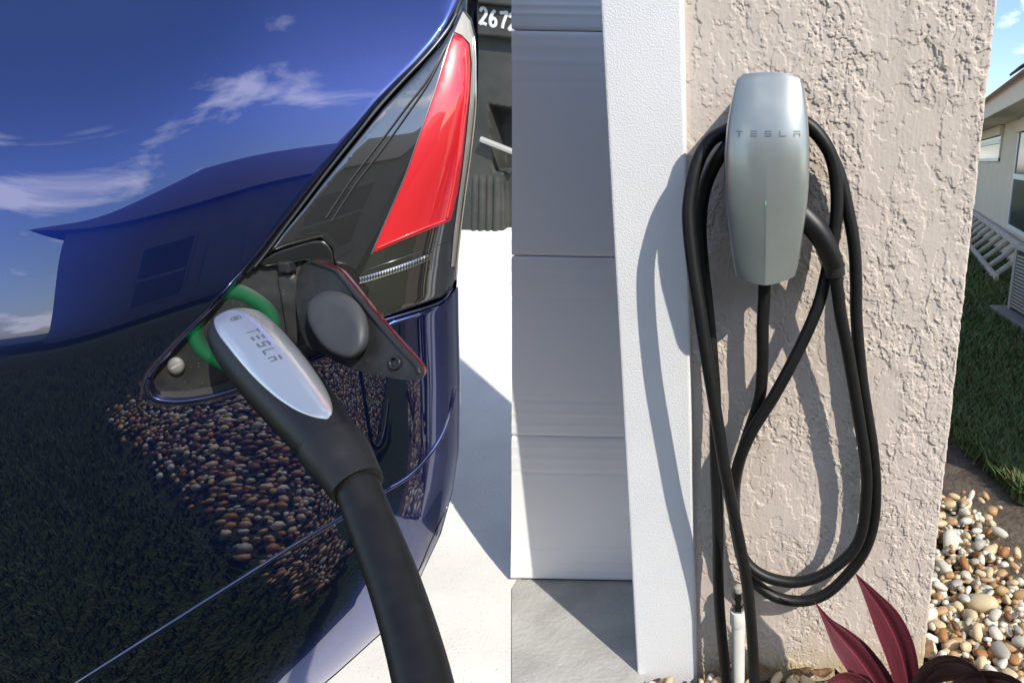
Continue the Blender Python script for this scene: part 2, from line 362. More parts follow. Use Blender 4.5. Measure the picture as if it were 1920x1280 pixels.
def car_b(u, v):
    u = np.asarray(u, float); v = np.asarray(v, float)
    b = np.interp(v-np.interp(u, _cu, _cv), W_, BW)
    s = dist_poly(u, v, SIL); k_ = .30+.70*sstep(60, 640, v); rp = RPX*k_; q = np.clip((rp-s)/rp, 0, .992)
    sx = (u-260)*.00074
    return b - .5*(.14+.28*sstep(100, 620, v))*sx*sx - RM*k_*(1-np.sqrt(1-q**2.3))
def car(u, v, off=0.):
    u = np.asarray(u, float); v = np.asarray(v, float); d = dirs(u, v)
    t = (K0 + car_b(u, v) + off)/(d @ n0)
    return aC + d*t[..., None]
def inpoly(pts, poly):
    x, y = pts[:, 0], pts[:, 1]; ins = np.zeros(len(pts), bool); n = len(poly)
    for i in range(n):
        x0, y0 = poly[i]; x1, y1 = poly[(i+1) % n]
        c = ((y0 > y) != (y1 > y)); 
        with np.errstate(divide='ignore', invalid='ignore'): xx = (x1-x0)*(y-y0)/(y1-y0)+x0
        ins ^= c & (x < xx)
    return ins
def dens(poly, st, closed=True):
    out = []; n = len(poly)
    for i in range(n if closed else n-1):
        a = np.array(poly[i], float); b = np.array(poly[(i+1) % n], float); k = max(1, int(np.hypot(*(b-a))/st))
        out += [a+(b-a)*j/k for j in range(k)]
    if not closed: out.append(np.array(poly[-1], float))
    return np.array(out)
def smoothpoly(poly, n=2):      # corner cutting
    P = np.array(poly, float)
    for _ in range(n):
        Q = np.roll(P, -1, 0); P = np.stack([.75*P+.25*Q, .25*P+.75*Q], 1).reshape(-1, 2)
    return P
def panel(name, poly, fn, mat_, parent, step=12, thick=.012, tdir=None, sharp=50, roll=0., rollpx=4., rings=None):
    """A sheet with real depth: outline poly (photo px), surface fn(u,v), rim of given thickness."""
    B = dens(poly, step); lo, hi = B.min(0), B.max(0)
    gx, gy = np.meshgrid(np.arange(lo[0]+step*.5, hi[0], step), np.arange(lo[1]+step*.5, hi[1], step))
    G = np.column_stack([gx.ravel(), gy.ravel()]); G = G[inpoly(G, B)]
    Bc = np.vstack([B, B[:1]])
    if rings is None: rings = (rollpx*.12, rollpx*.4, rollpx*1.02) if roll else ()
    if len(G): G = G[dist_poly(G[:, 0], G[:, 1], Bc) > max(step*.45, (rings[-1]+step*.35) if rings else 0)]
    if rings:
        Tn = np.roll(B, -1, 0)-np.roll(B, 1, 0); Tn /= np.linalg.norm(Tn, axis=1)[:, None]+1e-9; Nn = np.column_stack([-Tn[:, 1], Tn[:, 0]])
        if not inpoly(B+Nn*.8, B).mean() > .5: Nn = -Nn
        ex = []
        for r_ in rings:
            q_ = B+Nn*r_; q_ = q_[inpoly(q_, B)]; ex.append(q_[dist_poly(q_[:, 0], q_[:, 1], Bc) > r_*.93])
        G = np.vstack([G]+ex)
    nb = len(B)
    pts = [Vector(p) for p in B] + [Vector(p) for p in G]
    v, e, f, *_r = delaunay_2d_cdt(pts, [(i, (i+1) % nb) for i in range(nb)], [], 0, 1e-4)
    V2 = np.array([(p.x, p.y) for p in v]); f = np.array([t for t in f if len(t) == 3])
    cen = V2[f].mean(1); f = f[inpoly(cen, B)]
    P3 = fn(V2[:, 0], V2[:, 1])
    if roll:
        dd = dist_poly(V2[:, 0], V2[:, 1], Bc); q = np.clip((rollpx-dd)/rollpx, 0, 1)
        P3 = P3 - n0*(roll*(1-np.sqrt(1-q*q*.96)))[:, None]
    # orientation towards the camera
    a, b, c = P3[f[:, 0]], P3[f[:, 1]], P3[f[:, 2]]
    s = np.einsum('ij,ij->i', np.cross(b-a, c-a), aC-a) < 0
    f[s] = f[s][:, ::-1]
    cnt = {}
    for t in f:
        for i in range(3): cnt[(t[i], t[(i+1) % 3])] = 1
    bd = [(i, j) for (i, j) in cnt if (j, i) not in cnt]
    td = np.array(tdir if tdir is not None else -n0)
    bv = sorted({i for p in bd for i in p}); mp = {i: len(P3)+k for k, i in enumerate(bv)}
    V = np.vstack([P3, P3[bv]+td*thick]); faces = [tuple(t) for t in f]
    faces += [(j, i, mp[i], mp[j]) for i, j in bd]
    return mesh_obj(name, V, faces, mat_, parent, True, sharp)
carT = thing('parked_car', 'glossy dark blue car with its charge flap open and plugged in', 'car', (-.9, .9, 0))
GAP = [(880,-30),(866,-8),(856,10),(838,44),(812,80),(780,117),(742,156),(705,196),(668,243),(630,290),(592,338),(555,385),(518,433),(484,478),(456,511)]
PORT_L = [(440,527),(414,560),(392,586),(365,612),(338,640),(312,668),(290,692),(278,710),(275,724),(280,738),(294,747),(316,751),(345,750),(395,742),(440,729)]
BODY = [(-900,-240),(905,-240),(892,-60)] + GAP + PORT_L + [(470,716),(540,690),(600,665),(660,638),(740,600),(800,582),(832,570),(850,548)] + [tuple(p) for p in SIL[8:]]
BODY = [p for i, p in enumerate(BODY) if i == 0 or p != BODY[i-1]]
body = panel('body_panel', BODY, lambda u, v: car(u, v), PAINT, carT, step=8, thick=.022, roll=.004, rollpx=7, rings=(.8, 2.4, 4.5, 7.2, 12))
body['label'] = 'glossy metallic blue rear quarter and bumper'
# dark shell behind every gap
SH = [(-880,-220),(900,-220),(893,100),(884,280),(866,380),(853,500),(851,850),(840,920),(815,1000),(775,1085),(620,1255),(400,1400),(-240,1600),(-880,1660)]
panel('inner_shell', SH, lambda u, v: car(u, v, -.032), BLACK_GLOSS, carT, step=30, thick=.01)
# bumper fold lines
def car_line(pts, rpx, mat_, name, parent, off=0., n=60, ns=8):
    Q = catmull(np.column_stack([np.array(pts, float), np.zeros(len(pts))]), n)[:, :2]
    P = car(Q[:, 0], Q[:, 1], off); return tube(name, P, rpx*.00075, mat_, parent, ns=ns)
car_line([(60,1335),(145,1280),(300,1181),(480,1067),(560,1017),(645,967),(717,922),(752,902),(778,882),(806,850),(828,815),(843,775),(852,728)], 5.0, PAINT_PLAIN, 'bumper_crease', carT, -.0005, 90)
car_line([(278,710),(275,724),(280,738),(294,748),(316,752),(345,752),(395,744),(440,731),(475,717)], 4.5, PAINT_PLAIN, 'port_lip', carT, -.001)
car_line([(838,950),(822,985),(806,1020),(794,1050),(780,1080)], 1.8, BLACK_GLOSS, 'bumper_seam', carT, .000)
car_line([(558,652),(600,640),(660,620),(740,594),(800,576),(832,562),(848,540)], 2.4, PAINT_PLAIN, 'bumper_edge', carT, .001)
# rear and top shell of the car, running away from the camera
E = dens([tuple(p) for p in [(-900,-240),(905,-240)]]+[tuple(p) for p in SIL[1:18]], 25, False)
P = car(E[:, 0], E[:, 1], -.003); away = np.array([-.55, .835, 0.]); rr = []
for k in (0, .02, .3, .7, 1.1, 1.45):
    rr.append(P + away*k - np.array([0, 0, .06*(k/1.45)**2])*(P[:, 2] > .9)[:, None])
grid_obj('rear_shell', np.array(rr), PAINT_PLAIN, carT, sharp=60)
# wheel just outside the frame
wt = tube('rear_wheel', np.array([(-1.75, .60, .31), (-1.82, .80, .31)]), .31, mat('tyre', (.015,.015,.015), .8), carT, ns=40); bevel(wt, .03, 3)
tube('rim', np.array([(-1.742, .585, .31), (-1.77, .66, .31)]), .21, CHROME, wt, ns=30)

# tail lamp
tl = mesh_obj('tail_lamp', *(lambda: ([(0,0,0)], []))(), None, carT) if False else None
LAMP = [(868,14),(884,34),(892,66),(894,110),(893,180),(883,280),(868,380),(858,470),(852,528),(842,548),(826,558),(740,588),(650,620),(630,560),(628,500),(622,466),(600,446),(540,462),(508,473),(497,482),(530,436),(570,388),(606,341),(644,294),(682,247),(719,201),(757,161),(795,122),(826,86),(850,48)]
lampo = panel('tail_lamp', LAMP, lambda u, v: car(u, v, -.003), LAMP_DARK, carT, step=9, thick=.02, roll=.004, rollpx=6)
lampo['label'] = 'tail lamp with a red blade under dark glossy lens'
RED = [(851,64),(866,68),(879,84),(882,120),(881,170),(874,230),(867,300),(858,362),(845,415),(800,433),(750,453),(697,476),(722,418),(757,337),(780,272),(800,215),(818,162),(836,100)]
panel('red_lens', RED, lambda u, v: car(u, v, -.0005), LAMP_RED, lampo, step=9, thick=.004, roll=.0015, rollpx=3)
EDGE = [(868,22),(882,40),(889,70),(891,120),(889,190),(880,280),(866,375),(856,465),(851,500),(846,500),(851,440),(858,385),(866,330),(874,262),(881,190),(885,120),(881,82),(866,66),(852,60)]
panel('clear_edge', EDGE, lambda u, v: car(u, v, -.0008), LAMP_CLEAR, lampo, step=7, thick=.003)
car_line([(697,477),(722,418),(757,337),(780,272),(800,215),(818,162),(838,96),(850,62)], .9, CHROME, 'lens_edge', lampo, .0005)
car_line([(889,70),(892,120),(890,190),(881,280),(867,375),(857,465),(852,505)], 1.5, CHROME, 'lamp_rim', lampo, .0005)
car_line([(892,120),(892.5,190),(884,280),(871,375),(860,465),(855,525)], 1.2, LAMP_CLEAR, 'lamp_rim', lampo, .000)
LED = mat('light_guide_red', (.85, .06, .07), .25, coat=1)
car_line([(872,92),(874,130),(872,180),(865,240),(857,305),(848,362),(838,408)], 1.6, LED, 'light_guide', lampo, .0006)
car_line([(835,413),(795,428),(750,447),(708,465)], 1.3, LED, 'light_guide', lampo, .0006)
for d_ in (14, 26):
    car_line([(840-d_*.2, 78+d_*.5),(800+d_*.1, 140+d_*.6),(752+d_*.5, 196+d_*.6),(700+d_*.7, 262+d_*.6),(648+d_*.7, 330+d_*.6),(600+d_*.8, 400+d_*.6)], 1.0, mat('inner_fin', (.06,.06,.06), .3), 'inner_fin', lampo, .0002)
for k in range(26):
    t = k/25; u, v = 676+t*(806-676), 526+t*(482-526)-10*t*(1-t)*-1
    p = car(np.array([u-2.6, u+2.6, u+2.6, u-2.6]), np.array([v+6, v+5, v-7, v-6]), .0003); q = car(np.array([u]), np.array([v]), .0035)
    mesh_obj('reflex_prism', np.vstack([p, q]), [(0,1,4),(1,2,4),(2,3,4),(3,0,4)], CHROME, lampo, smooth=False)
panel('lower_window', [(690,505),(760,482),(838,455),(846,462),(843,490),(810,505),(745,535),(672,562),(660,545)], lambda u, v: car(u, v, -.0018), LAMP_DARK, lampo, step=9, thick=.002)
# glossy trim in the gap between body and lamp
car_line([(876,-22),(862,3),(846,44),(820,80),(786,118),(748,158),(711,198),(674,245),(636,292),(598,340),(561,387),(524,435),(490,480),(463,510)], 4.2, BLACK_GLOSS, 'gap_seal', carT, -.008, 80)
car_line([(856,26),(834,62),(800,104),(760,146),(722,188),(690,226),(650,276),(612,324),(574,374),(536,424),(502,470),(478,500)], 1.6, mat('trim_satin', (.18,.185,.19), .3, .8), 'gap_trim', carT, -.004, 80)

# charge port
HOUS = [(456,511),(480,492),(500,478),(540,462),(598,446),(620,462),(630,500),(634,580),(640,640),(600,672),(540,697),(440,731),(395,744),(345,752),(300,750),(274,730),(276,706),(338,636),(414,556)]
port = panel('charge_port', HOUS, lambda u, v: car(u, v, -.016), PLASTIC_DUSTY, carT, step=10, thick=.01)
car_line([(500,489),(530,474),(566,462),(594,455),(610,458),(620,470),(625,486),(626,505)], .9, mat('line_grey', (.09,.09,.09), .4), 'port_frame_line', port, -.013)
FR = smoothpoly([(478,502),(500,480),(540,464),(600,447),(622,463),(628,500),(627,520),(600,500),(576,487),(548,494)], 1)
panel('port_frame', FR, lambda u, v: car(u, v, -.006), mat('satin_black', (.011,.011,.011), .28, coat=.3), port, step=5, thick=.01, roll=.002)
# lighter ledge at the bottom of the recess
panel('port_ledge', [(300,735),(345,735),(400,725),(448,708),(455,722),(400,740),(345,748),(305,746)], lambda u, v: car(u, v, -.012+.0*u), mat('ledge_grey', (.05,.05,.045), .55), port, step=8, thick=.004)
panel('port_post', [(520,520),(548,512),(556,520),(558,640),(552,648),(540,640)], lambda u, v: car(u, v, -.010), PLASTIC_DUSTY, port, step=9, thick=.006, roll=.001)
# green ring
th = np.linspace(0, 2*np.pi, 72, endpoint=False); ring = []
cx, cy = 438., 616.
for k, (rp, of) in enumerate(((50,-.0170),(59,-.0150),(66,-.0142),(73,-.0139),(80,-.0145),(86,-.0159))):
    e = 2.5; rx = rp*(np.abs(np.cos(th-.6))**e+np.abs(np.sin(th-.6))**e)**(-1/e)
    ring.append(car(cx+rx*np.cos(th)*.98, cy+rx*np.sin(th)*.93, of))
ring = np.array(ring); ring = np.concatenate([ring, ring[:, :1]], 1)
lr = grid_obj('light_ring', ring, GREEN_GLOW, port); lr['label'] = 'glowing green ring round the plug'
ga = lr.data.attributes.new('glow', 'FLOAT', 'POINT'); ga.data.foreach_set('value', np.repeat([0., .2, .75, 1., .5, 0.], ring.shape[1]).astype(np.float32))
gt = GREEN_GLOW.node_tree; gn = nn(gt, 'ShaderNodeAttribute', attribute_name='glow'); gm = nn(gt, 'ShaderNodeMath', operation='MULTIPLY'); gm.inputs[1].default_value = .30
gt.links.new(gn.outputs['Fac'], gm.inputs[0]); gt.links.new(gm.outputs[0], gt.nodes['Principled BSDF'].inputs['Emission Strength'])
# drain plug
pts = []
for rp, of in ((17,-.016),(16,-.010),(12.5,-.007),(8,-.006),(.1,-.0055)):
    pts.append(car(330+rp*np.cos(th[::3]), 686+rp*np.sin(th[::3]), of))
pts = np.array(pts); grid_obj('screw_cap', np.concatenate([pts, pts[:, :1]], 1), mat('cap_grey', (.17,.165,.15), .55, var=(.24,.235,.22), vscale=60), port)
mesh_obj('screw_slot', np.vstack([car(np.array([320,338,340,322.]), np.array([690,680,683,693.]), -.0052)]), [(0,1,2,3)], mat('slot', (.35,.34,.31), .6), port, smooth=False)

# flap: hinged at the left, leaf standing out towards the camera
fl0 = car(np.array(556.), np.array(560.), -.006)
def flapz(u, v, off=0.):
    zc0 = (fl0-aC) @ aF
    return ZC(u, v, zc0 - (np.asarray(u, float)-556)*.00036 - (np.asarray(v, float)-560)*.00008 + off)
FLAP = [(553,560),(554,504),(560,490),(578,486),(606,497),(630,505),(648,524),(700,590),(752,650),(784,684),(790,700),(782,713),(764,713),(700,703),(640,684),(600,662),(566,640)]
FLAP = smoothpoly(FLAP, 1)
cf = aF
flap = panel('charge_flap', FLAP, lambda u, v: flapz(u, v), PLASTIC_DUSTY, carT, step=9, thick=.008, tdir=cf)
bevel(flap, .003, 3, 50)
REDF = np.array(FLAP)+np.array([6.5,-3.5])
fr = panel('flap_outer_skin', [tuple(p) for p in REDF], lambda u, v: flapz(u, v, .010), FLAP_RED, flap, step=9, thick=.006, tdir=cf); bevel(fr, .0015, 2, 50)
fr['label'] = 'dark red outer face of the flap, seen edge on'
def flap_line(pts, rpx, mat_, name, off, n=60):
    Q = catmull(np.column_stack([np.array(pts, float), np.zeros(len(pts))]), n)[:, :2]
    return tube(name, flapz(Q[:, 0], Q[:, 1], off), rpx*.0007, mat_, flap, ns=8)
flap_line([(585,491),(628,507),(646,526),(698,592),(750,652),(781,685),(787,700)], 3.2, PLASTIC, 'flap_rim', -.001)
# rubber plug on the flap
base = smoothpoly([(588,556),(612,543),(650,549),(680,575),(693,610),(692,648),(672,672),(640,672),(602,650),(578,610),(574,575)], 2)
topc = smoothpoly([(579,566),(598,562),(628,572),(655,592),(668,620),(670,650),(660,668),(640,668),(606,650),(582,612),(575,584)], 2)
L = []
for t, of in ((0,.001),(.0,-.006),(.12,-.012),(.45,-.020),(.82,-.0262),(.95,-.0272)):
    q = base*(1-t)+topc*t; L.append(flapz(q[:, 0], q[:, 1], of))
for s in (.85, .55, .2, .01):
    c = topc.mean(0); q = c+(topc-c)*s; L.append(flapz(q[:, 0], q[:, 1], -.0275-.0012*(1-s)))
L = np.array(L); L = np.concatenate([L, L[:, :1]], 1); grid_obj('rubber_plug', L, RUBBER, flap)['label'] = 'rounded grey rubber plug'
q = np.linspace(0, 2*np.pi, 25); tube('screw_ring', flapz(740+9*np.cos(q), 680+11*np.sin(q), -.002), .0021, PLASTIC, flap, ns=8)
box('hinge', *(lambda a: (tuple(a-.0075), tuple(a+.0075)))(car(np.array(538.), np.array(500.), -.008)), PLASTIC, flap, bv=.003)

# ------------------------------------------------------------------ plug and its cable
pl = thing('charging_plug', 'silver and black charging plug pushed into the car, thick cable hanging down', 'charger plug', tuple(ZC(600., 800., .66)))
HP = [  # u, v, depth, half width px
 (437,604,.772,10),(441,609,.769,34),(448,619,.763,48),(459,634,.753,56),(482,662,.740,61),(512,699,.722,62.5),(546,741,.704,61.5),(580,783,.686,58.5),(606,815,.672,55),(629,845,.662,52)]
HP = np.array(HP, float); PP = ZC(HP[:, 0], HP[:, 1], HP[:, 2]); HR = HP[:, 3]*HP[:, 2]/FPX*.93
Q = catmull(np.column_stack([PP, HR]), 60); HPt, HRt = Q[:, :3], Q[:, 3]
T = np.gradient(HPt, axis=0); T /= np.linalg.norm(T, axis=1)[:, None]
cdir = aC-HPt; cdir -= T*np.einsum('ij,ij->i', cdir, T)[:, None]; cdir /= np.linalg.norm(cdir, axis=1)[:, None]
rdir = np.cross(cdir, T); 
if rdir[30] @ np.array(aR) < 0: rdir = -rdir
def hsurf(si, ph, off=0.):      # si in 0..59, ph angle
    i = np.clip(si, 0, 58.999); k = np.floor(i).astype(int); f = (i-k)[..., None]
    L = lambda A: A[k]*(1-f)+A[k+1]*f
    r = (HRt[k]*(1-f[..., 0])+HRt[k+1]*f[..., 0])+off
    return L(HPt)+r[..., None]*(np.cos(ph)[..., None]*L(cdir)+np.sin(ph)[..., None]*L(rdir))
s_, p_ = np.meshgrid(np.linspace(0, 59, 60), np.linspace(0, 2*np.pi, 41), indexing='ij')
g_ = hsurf(s_, p_); tri = grid_obj('grip', g_, GRIP, pl, flip=True)
# silver cover
ss = np.linspace(3.6, 54.5, 56); pc = np.interp(ss, [5, 30, 54], [.34, .36, .40]); t_ = (ss-ss[0])/(ss[-1]-ss[0])
hw = .86*(1-np.abs(np.clip((.30-t_)/.30, 0, 1))**5*.12)*np.sqrt(np.clip(1-np.clip((t_-.35)/.65, 0, 1)**2.6, 0.0, 1)); hw[0] *= .86; hw[1] *= .96; hw = np.maximum(hw, .02)
tt = np.linspace(-1, 1, 29); SS = ss[:, None]+0*tt; PH = pc[:, None]+hw[:, None]*tt
SS = SS - (1-t_[:, None])**6*1.3*(1-np.abs(tt)**2)
eo = .0016*np.sqrt(np.clip(1-np.abs(tt)**12, 0, 1))[None]*np.minimum(1, np.minimum(np.arange(56), 55-np.arange(56))[:, None]/1.5+.0)
cover = grid_obj('silver_cover', hsurf(SS, PH, .0002+eo), SILVER, pl, flip=True); cover['label'] = 'brushed silver cover plate with lettering'
def on_cover(x, y, off=.0021):      # x along the plug 0..1 in letter run, y across
    return hsurf(np.asarray(x, float), np.asarray(y, float), off)
GL = {  # letter strokes as boxes (x0,y0,x1,y1) in a 1 x 1 cell
 'T': [(0,.8,1,1),(.4,0,.6,.66)], 'E': [(0,.82,1,1),(0,.41,1,.59),(0,0,1,.18)],
 'S': [(0,.82,1,1),(0,.41,1,.59),(0,0,1,.18),(0,.59,.2,.82),(.8,.18,1,.41)],
 'L': [(0,0,1,.18),(0,.0,.18,1)], 'A': [(0,.82,1,1),(0,0,.18,.6),(.82,0,1,.6),(.18,.42,.82,.6)]}
def letters(name, word, fn, mat_, parent, gap=.75, n=5):
    for i, ch in enumerate(word):
        V, F = [], []
        for (x0, y0, x1, y1) in GL[ch]:
            xs = np.linspace(x0, x1, n); yy = np.linspace(y0, y1, n); A, B = np.meshgrid(xs, yy)
            b0 = len(V); P = fn(i*(1+gap)+A, B).reshape(-1, 3); V += list(P)
            for a in range(n-1):
                for c in range(n-1): F.append((b0+a*n+c, b0+a*n+c+1, b0+(a+1)*n+c+1, b0+(a+1)*n+c))
        mesh_obj(name, V, F, mat_, parent, smooth=True, sharp=None)
letters('letter', 'TESLA', lambda x, y: on_cover(17.5+x*1.65, .12+y*.31), LOGO, cover, gap=.85)
q = np.linspace(0, 2*np.pi, 25); tube('button_ring', on_cover(10.6+1.0*np.cos(q), .16+.13*np.sin(q), .0019), .0006, LOGO, cover, ns=6)
q = np.linspace(0, 2*np.pi, 17); pts = np.array([on_cover(10.6+.55*r*np.cos(q), .16+.075*r*np.sin(q), .0024) for r in (1, .6, .02)]); grid_obj('button', pts, LOGO, cover)
# strain relief sleeve, cable
SL = np.array([(622,836,.665,53.5),(624,839,.6635,57.5),(640,862,.655,55.5),(654,884,.648,51.5),(668,907,.640,48),(671,911,.639,47),(672,913,.638,40)], float)
tube('sleeve', ZC(SL[:, 0], SL[:, 1], SL[:, 2]), SL[:, 3]*SL[:, 2]/FPX*.93, mat('sleeve_black', (.012,.012,.0125), .45, spec=.4), pl, n=40, ns=40)
CB = np.array([(660,893,.645,38.5),(668,907,.640,38.5),(690,965,.624,40),(716,1030,.600,42.5),(742,1100,.575,45),(766,1175,.548,47.5),(784,1240,.525,50),(796,1290,.508,52),(812,1370,.48,55),(828,1480,.45,58)], float)
cbp = ZC(CB[:, 0], CB[:, 1], CB[:, 2]); cbr = CB[:, 3]*CB[:, 2]/FPX*.93; e_ = cbp[-1]
cbp = np.vstack([cbp, e_+(.03, -.05, -.16), e_+(.08, -.08, -.32), (e_[0]+.18, e_[1]-.04, .045), (e_[0]+.34, e_[1]+.04, .035), (e_[0]+.55, e_[1]+.05, .035)]); cbr = np.concatenate([cbr, [cbr[-1]]*5])
tube('cable', cbp, cbr, CABLE, pl, n=130, ns=36)

# ------------------------------------------------------------------ wheelie bin up the drive
yb = 3.72; zb = float(ramp(yb)); cxb = PY(925., 300., yb)[0]
bn = thing('waste_bin', 'dark grey-green plastic waste bin with a white hand-painted house number', 'bin', (cxb, yb, zb))
def BP(u, v, y=yb): return PY(u, v, y)
def bbox(name, u0, v0, u1, v1, y0, y1, m, parent=bn, bv=.008):
    a = PY(u0, v1, yb); b = PY(u1, v0, yb); return box(name, (a[0], y0, a[2]), (b[0], y1, b[2]), m, parent, bv)
# front face as a height field with a pocket and ribs
us = np.linspace(838, 1010, 120); vs_ = np.linspace(66, 462, 170); A, B = np.meshgrid(us, vs_)
pk = sstep(0, 5, np.minimum(A-914-.05*(B-200), 1010-A))*sstep(0, 6, np.minimum(B-193-(A-914)*.18, 322+(A-914)*.12-B))
h = -.16*pk
ribs = sstep(325, 345, B)*sstep(462, 440, B)
for c_, w_ in ((885, 4.5), (898, 5), (912, 4), (926, 5)): h += .014*np.exp(-((A-c_+(B-330)*.04)/w_)**4)*ribs
h += -.05*sstep(936, 940, A)*sstep(300, 320, B)
h += .02*sstep(118, 110, B)*0 + .01*np.sin((B-115)/60)
Pn = PY(A, B, yb); Pn[..., 1] -= h*1.0; Pn[..., 1] += (B-66)/396*.05
bb = np.array([[PY(838., v, yb), PY(1010., v, yb)] for v in (66., 462.)])
fbin = grid_obj('front_face', Pn, BIN, bn, sharp=70)
a = PY(838., 462., yb); b = PY(1010., 66., yb)
box('tub', (a[0]+.01, yb+.20, zb-.02), (b[0], yb+.75, b[2]), BIN_DARK, bn, .02)
ub = np.linspace(835, 1015, 10); 
def band(name, va, vb, y, m, th_=.05):
    P = [PY(835., va-4, y), PY(1015., va+14, y), PY(1015., vb+14, y), PY(835., vb-4, y)]
    V = [tuple(p) for p in P]+[(p[0], p[1]+th_, p[2]) for p in P]
    o = mesh_obj(name, V, [(0,3,2,1),(4,5,6,7),(0,1,5,4),(1,2,6,5),(2,3,7,6),(3,0,4,7)], m, bn, smooth=False); return bevel(o, .006)
band('rim_band', 4, 62, yb-.05, BIN, .3)
band('lid', -60, 2, yb-.09, BIN, .7)
bar = np.array([PY(u, v, yb-.015) for u, v in ((902., 261.), (930., 272.), (975., 290.))]); tube('lift_bar', bar, .017, STEEL, bn, ns=14)
DG = {'2': [(0,.75),(.15,.95),(.5,1),(.8,.85),(.8,.62),(.4,.3),(0,.02),(.5,.06),(1,0)], '6': [(.7,1),(.3,.75),(.05,.4),(.15,.08),(.5,0),(.85,.12),(.85,.38),(.5,.5),(.15,.35)], '7': [(0,.92),(.5,.97),(1,1),(.75,.6),(.55,.3),(.45,0)]}
for i, ch in enumerate('2672'):
    pts = [PY(901+i*18.2+13*x+ (1-y)*-1.5, 45+i*3.8+2*x-32*y*.95, yb-.053) for x, y in DG[ch]]
    tube('digit', np.array(pts), .0085, CHALK, bn, n=30, ns=8, ref=(0, 1, 0), flat=.25)
# wheels of the bin
for u in (850., 1000.):
    p = PY(u, 455., yb+.6); tube('bin_wheel', np.array([(p[0]-.04, yb+.72, zb+.24), (p[0]+.04, yb+.72, zb+.24)]), .12, BIN_DARK, bn, ns=20)

# ================================================================== WALL CHARGER
WC = thing('wall_charger', 'rounded silver-green wall charger unit hung on the stucco wall', 'charger', tuple(PY(1438., 535., YW)))
EDGE_L = np.array([(140,1392),(147,1382),(165,1377),(190,1371),(215,1366),(250,1361),(290,1358),(340,1358.5),(390,1361),(440,1367),(480,1372),(505,1376),(518,1379)], float)
EDGE_R = np.array([(140,1490),(147,1502),(165,1507),(190,1511),(215,1514),(250,1517),(290,1518),(340,1517),(390,1513),(440,1506),(480,1500),(505,1494),(518,1490)], float)
YR = .985
vv = np.concatenate([np.linspace(139, 160, 8), np.linspace(165, 500, 50), np.linspace(504, 518, 6)])
s = np.linspace(-1, 1, 61)
def unit_uv(v, s):
    l = np.interp(v, EDGE_L[:, 0], EDGE_L[:, 1]); r = np.interp(v, EDGE_R[:, 0], EDGE_R[:, 1]); return (l+r)/2+(r-l)/2*s
def unit(v, s, off=0.):
    v, s = np.broadcast_arrays(np.asarray(v, float), np.asarray(s, float))
    u = unit_uv(v, s); t = (v-139)/379.
    low = sstep(.30, .95, t)
    b = .022*np.power(np.clip(1-np.abs(s)**2.6, 0, 1), .75)*(1-.45*low) + .014*low*(1-np.abs(s))
    b *= .25+.75*np.sin(np.clip(t/.45, 0, 1)*np.pi/2)**.8
    b += .010*np.sin(np.pi*np.clip(t, 0, 1))
    ed = np.clip((1-np.abs(s))/.05, 0, 1); b -= .006*(1-np.sqrt(1-(1-ed)**2))
    v2 = v + sstep(.90, 1.0, t)*17*(1-np.abs(s)**1.6) - (1-sstep(0, .05, t))*3*(1-s*s)
    return PY(u, v2, YR - b - off) 
VV, S2 = np.meshgrid(vv, s, indexing='ij')
UNIT = mat('unit_silver_green', (.32, .345, .33), rough=.33, metal=.58, coat=1, coat_r=.10, coat_ior=1.5, var=(.36, .385, .37), vscale=9)
face = unit(VV, S2); n, m = VV.shape
idx = np.arange(n*m).reshape(n, m); ringi = np.concatenate([idx[0], idx[1:, -1], idx[-1, -2::-1], idx[-2:0:-1, 0]])
fc = face.reshape(-1, 3); rimv = fc[ringi].copy(); 
r2 = rimv.copy(); r2[:, 1] = YR+.012; cen = rimv.mean(0); r3 = cen+(r2-cen)*.985; r3[:, 1] = YR+.016
V = np.vstack([fc, r2, r3]); Kk = n*m; R = len(ringi); a = np.arange(R); bq = np.roll(a, -1)
q = np.concatenate([np.stack([idx[:-1,:-1], idx[:-1,1:], idx[1:,1:], idx[1:,:-1]], -1).reshape(-1,4)[:, ::1],
   np.stack([ringi, ringi[bq], Kk+bq, Kk+a], -1)[:, ::-1], np.stack([Kk+a, Kk+bq, Kk+R+bq, Kk+R+a], -1)[:, ::-1]])
fo = fast_obj('front_cover', V, q, UNIT, WC, sharp=50); fo['label'] = 'curved silver-green glass front with lettering'
# back body
bi = rimv.copy(); cen = bi.mean(0); f1 = cen+(bi-cen)*np.array([.95, 1, .97]); f1[:, 1] = YR+.010; f2 = f1.copy(); f2[:, 1] = YW-.001
V = np.vstack([f1, f2]); faces = [(i, (i+1) % R, R+(i+1) % R, R+i) for i in range(R)] + [tuple(range(R))]
mesh_obj('back_body', V, faces, PLASTIC, WC, True, 50)
def unit_letter(x, y):     # x in units, run of five letters
    return unit(259-y*11, (-.74+x*.0)+x*.1545 - .0, .0004)
letters('letter', 'TESLA', lambda x, y: unit(256.5-y*11, -.76+x*.158, .0005), mat('logo_dark', (.17,.20,.20), .3, .4), fo, gap=1.2)
sl = np.linspace(375, 500, 30); P = unit(sl[:, None], np.array([-.035, -.012])[None, :], .0004)
grid_obj('light_strip', P, mat('strip_green', (.31,.345,.325), .3, .5), fo)
sl = np.linspace(376, 385, 6); P = unit(sl[:, None], np.array([-.04, 0.0])[None, :], .0008)
grid_obj('status_light', P, mat('status_green', (.22,.40,.28), .3, emit=(.05,.8,.2), estr=.02), fo)

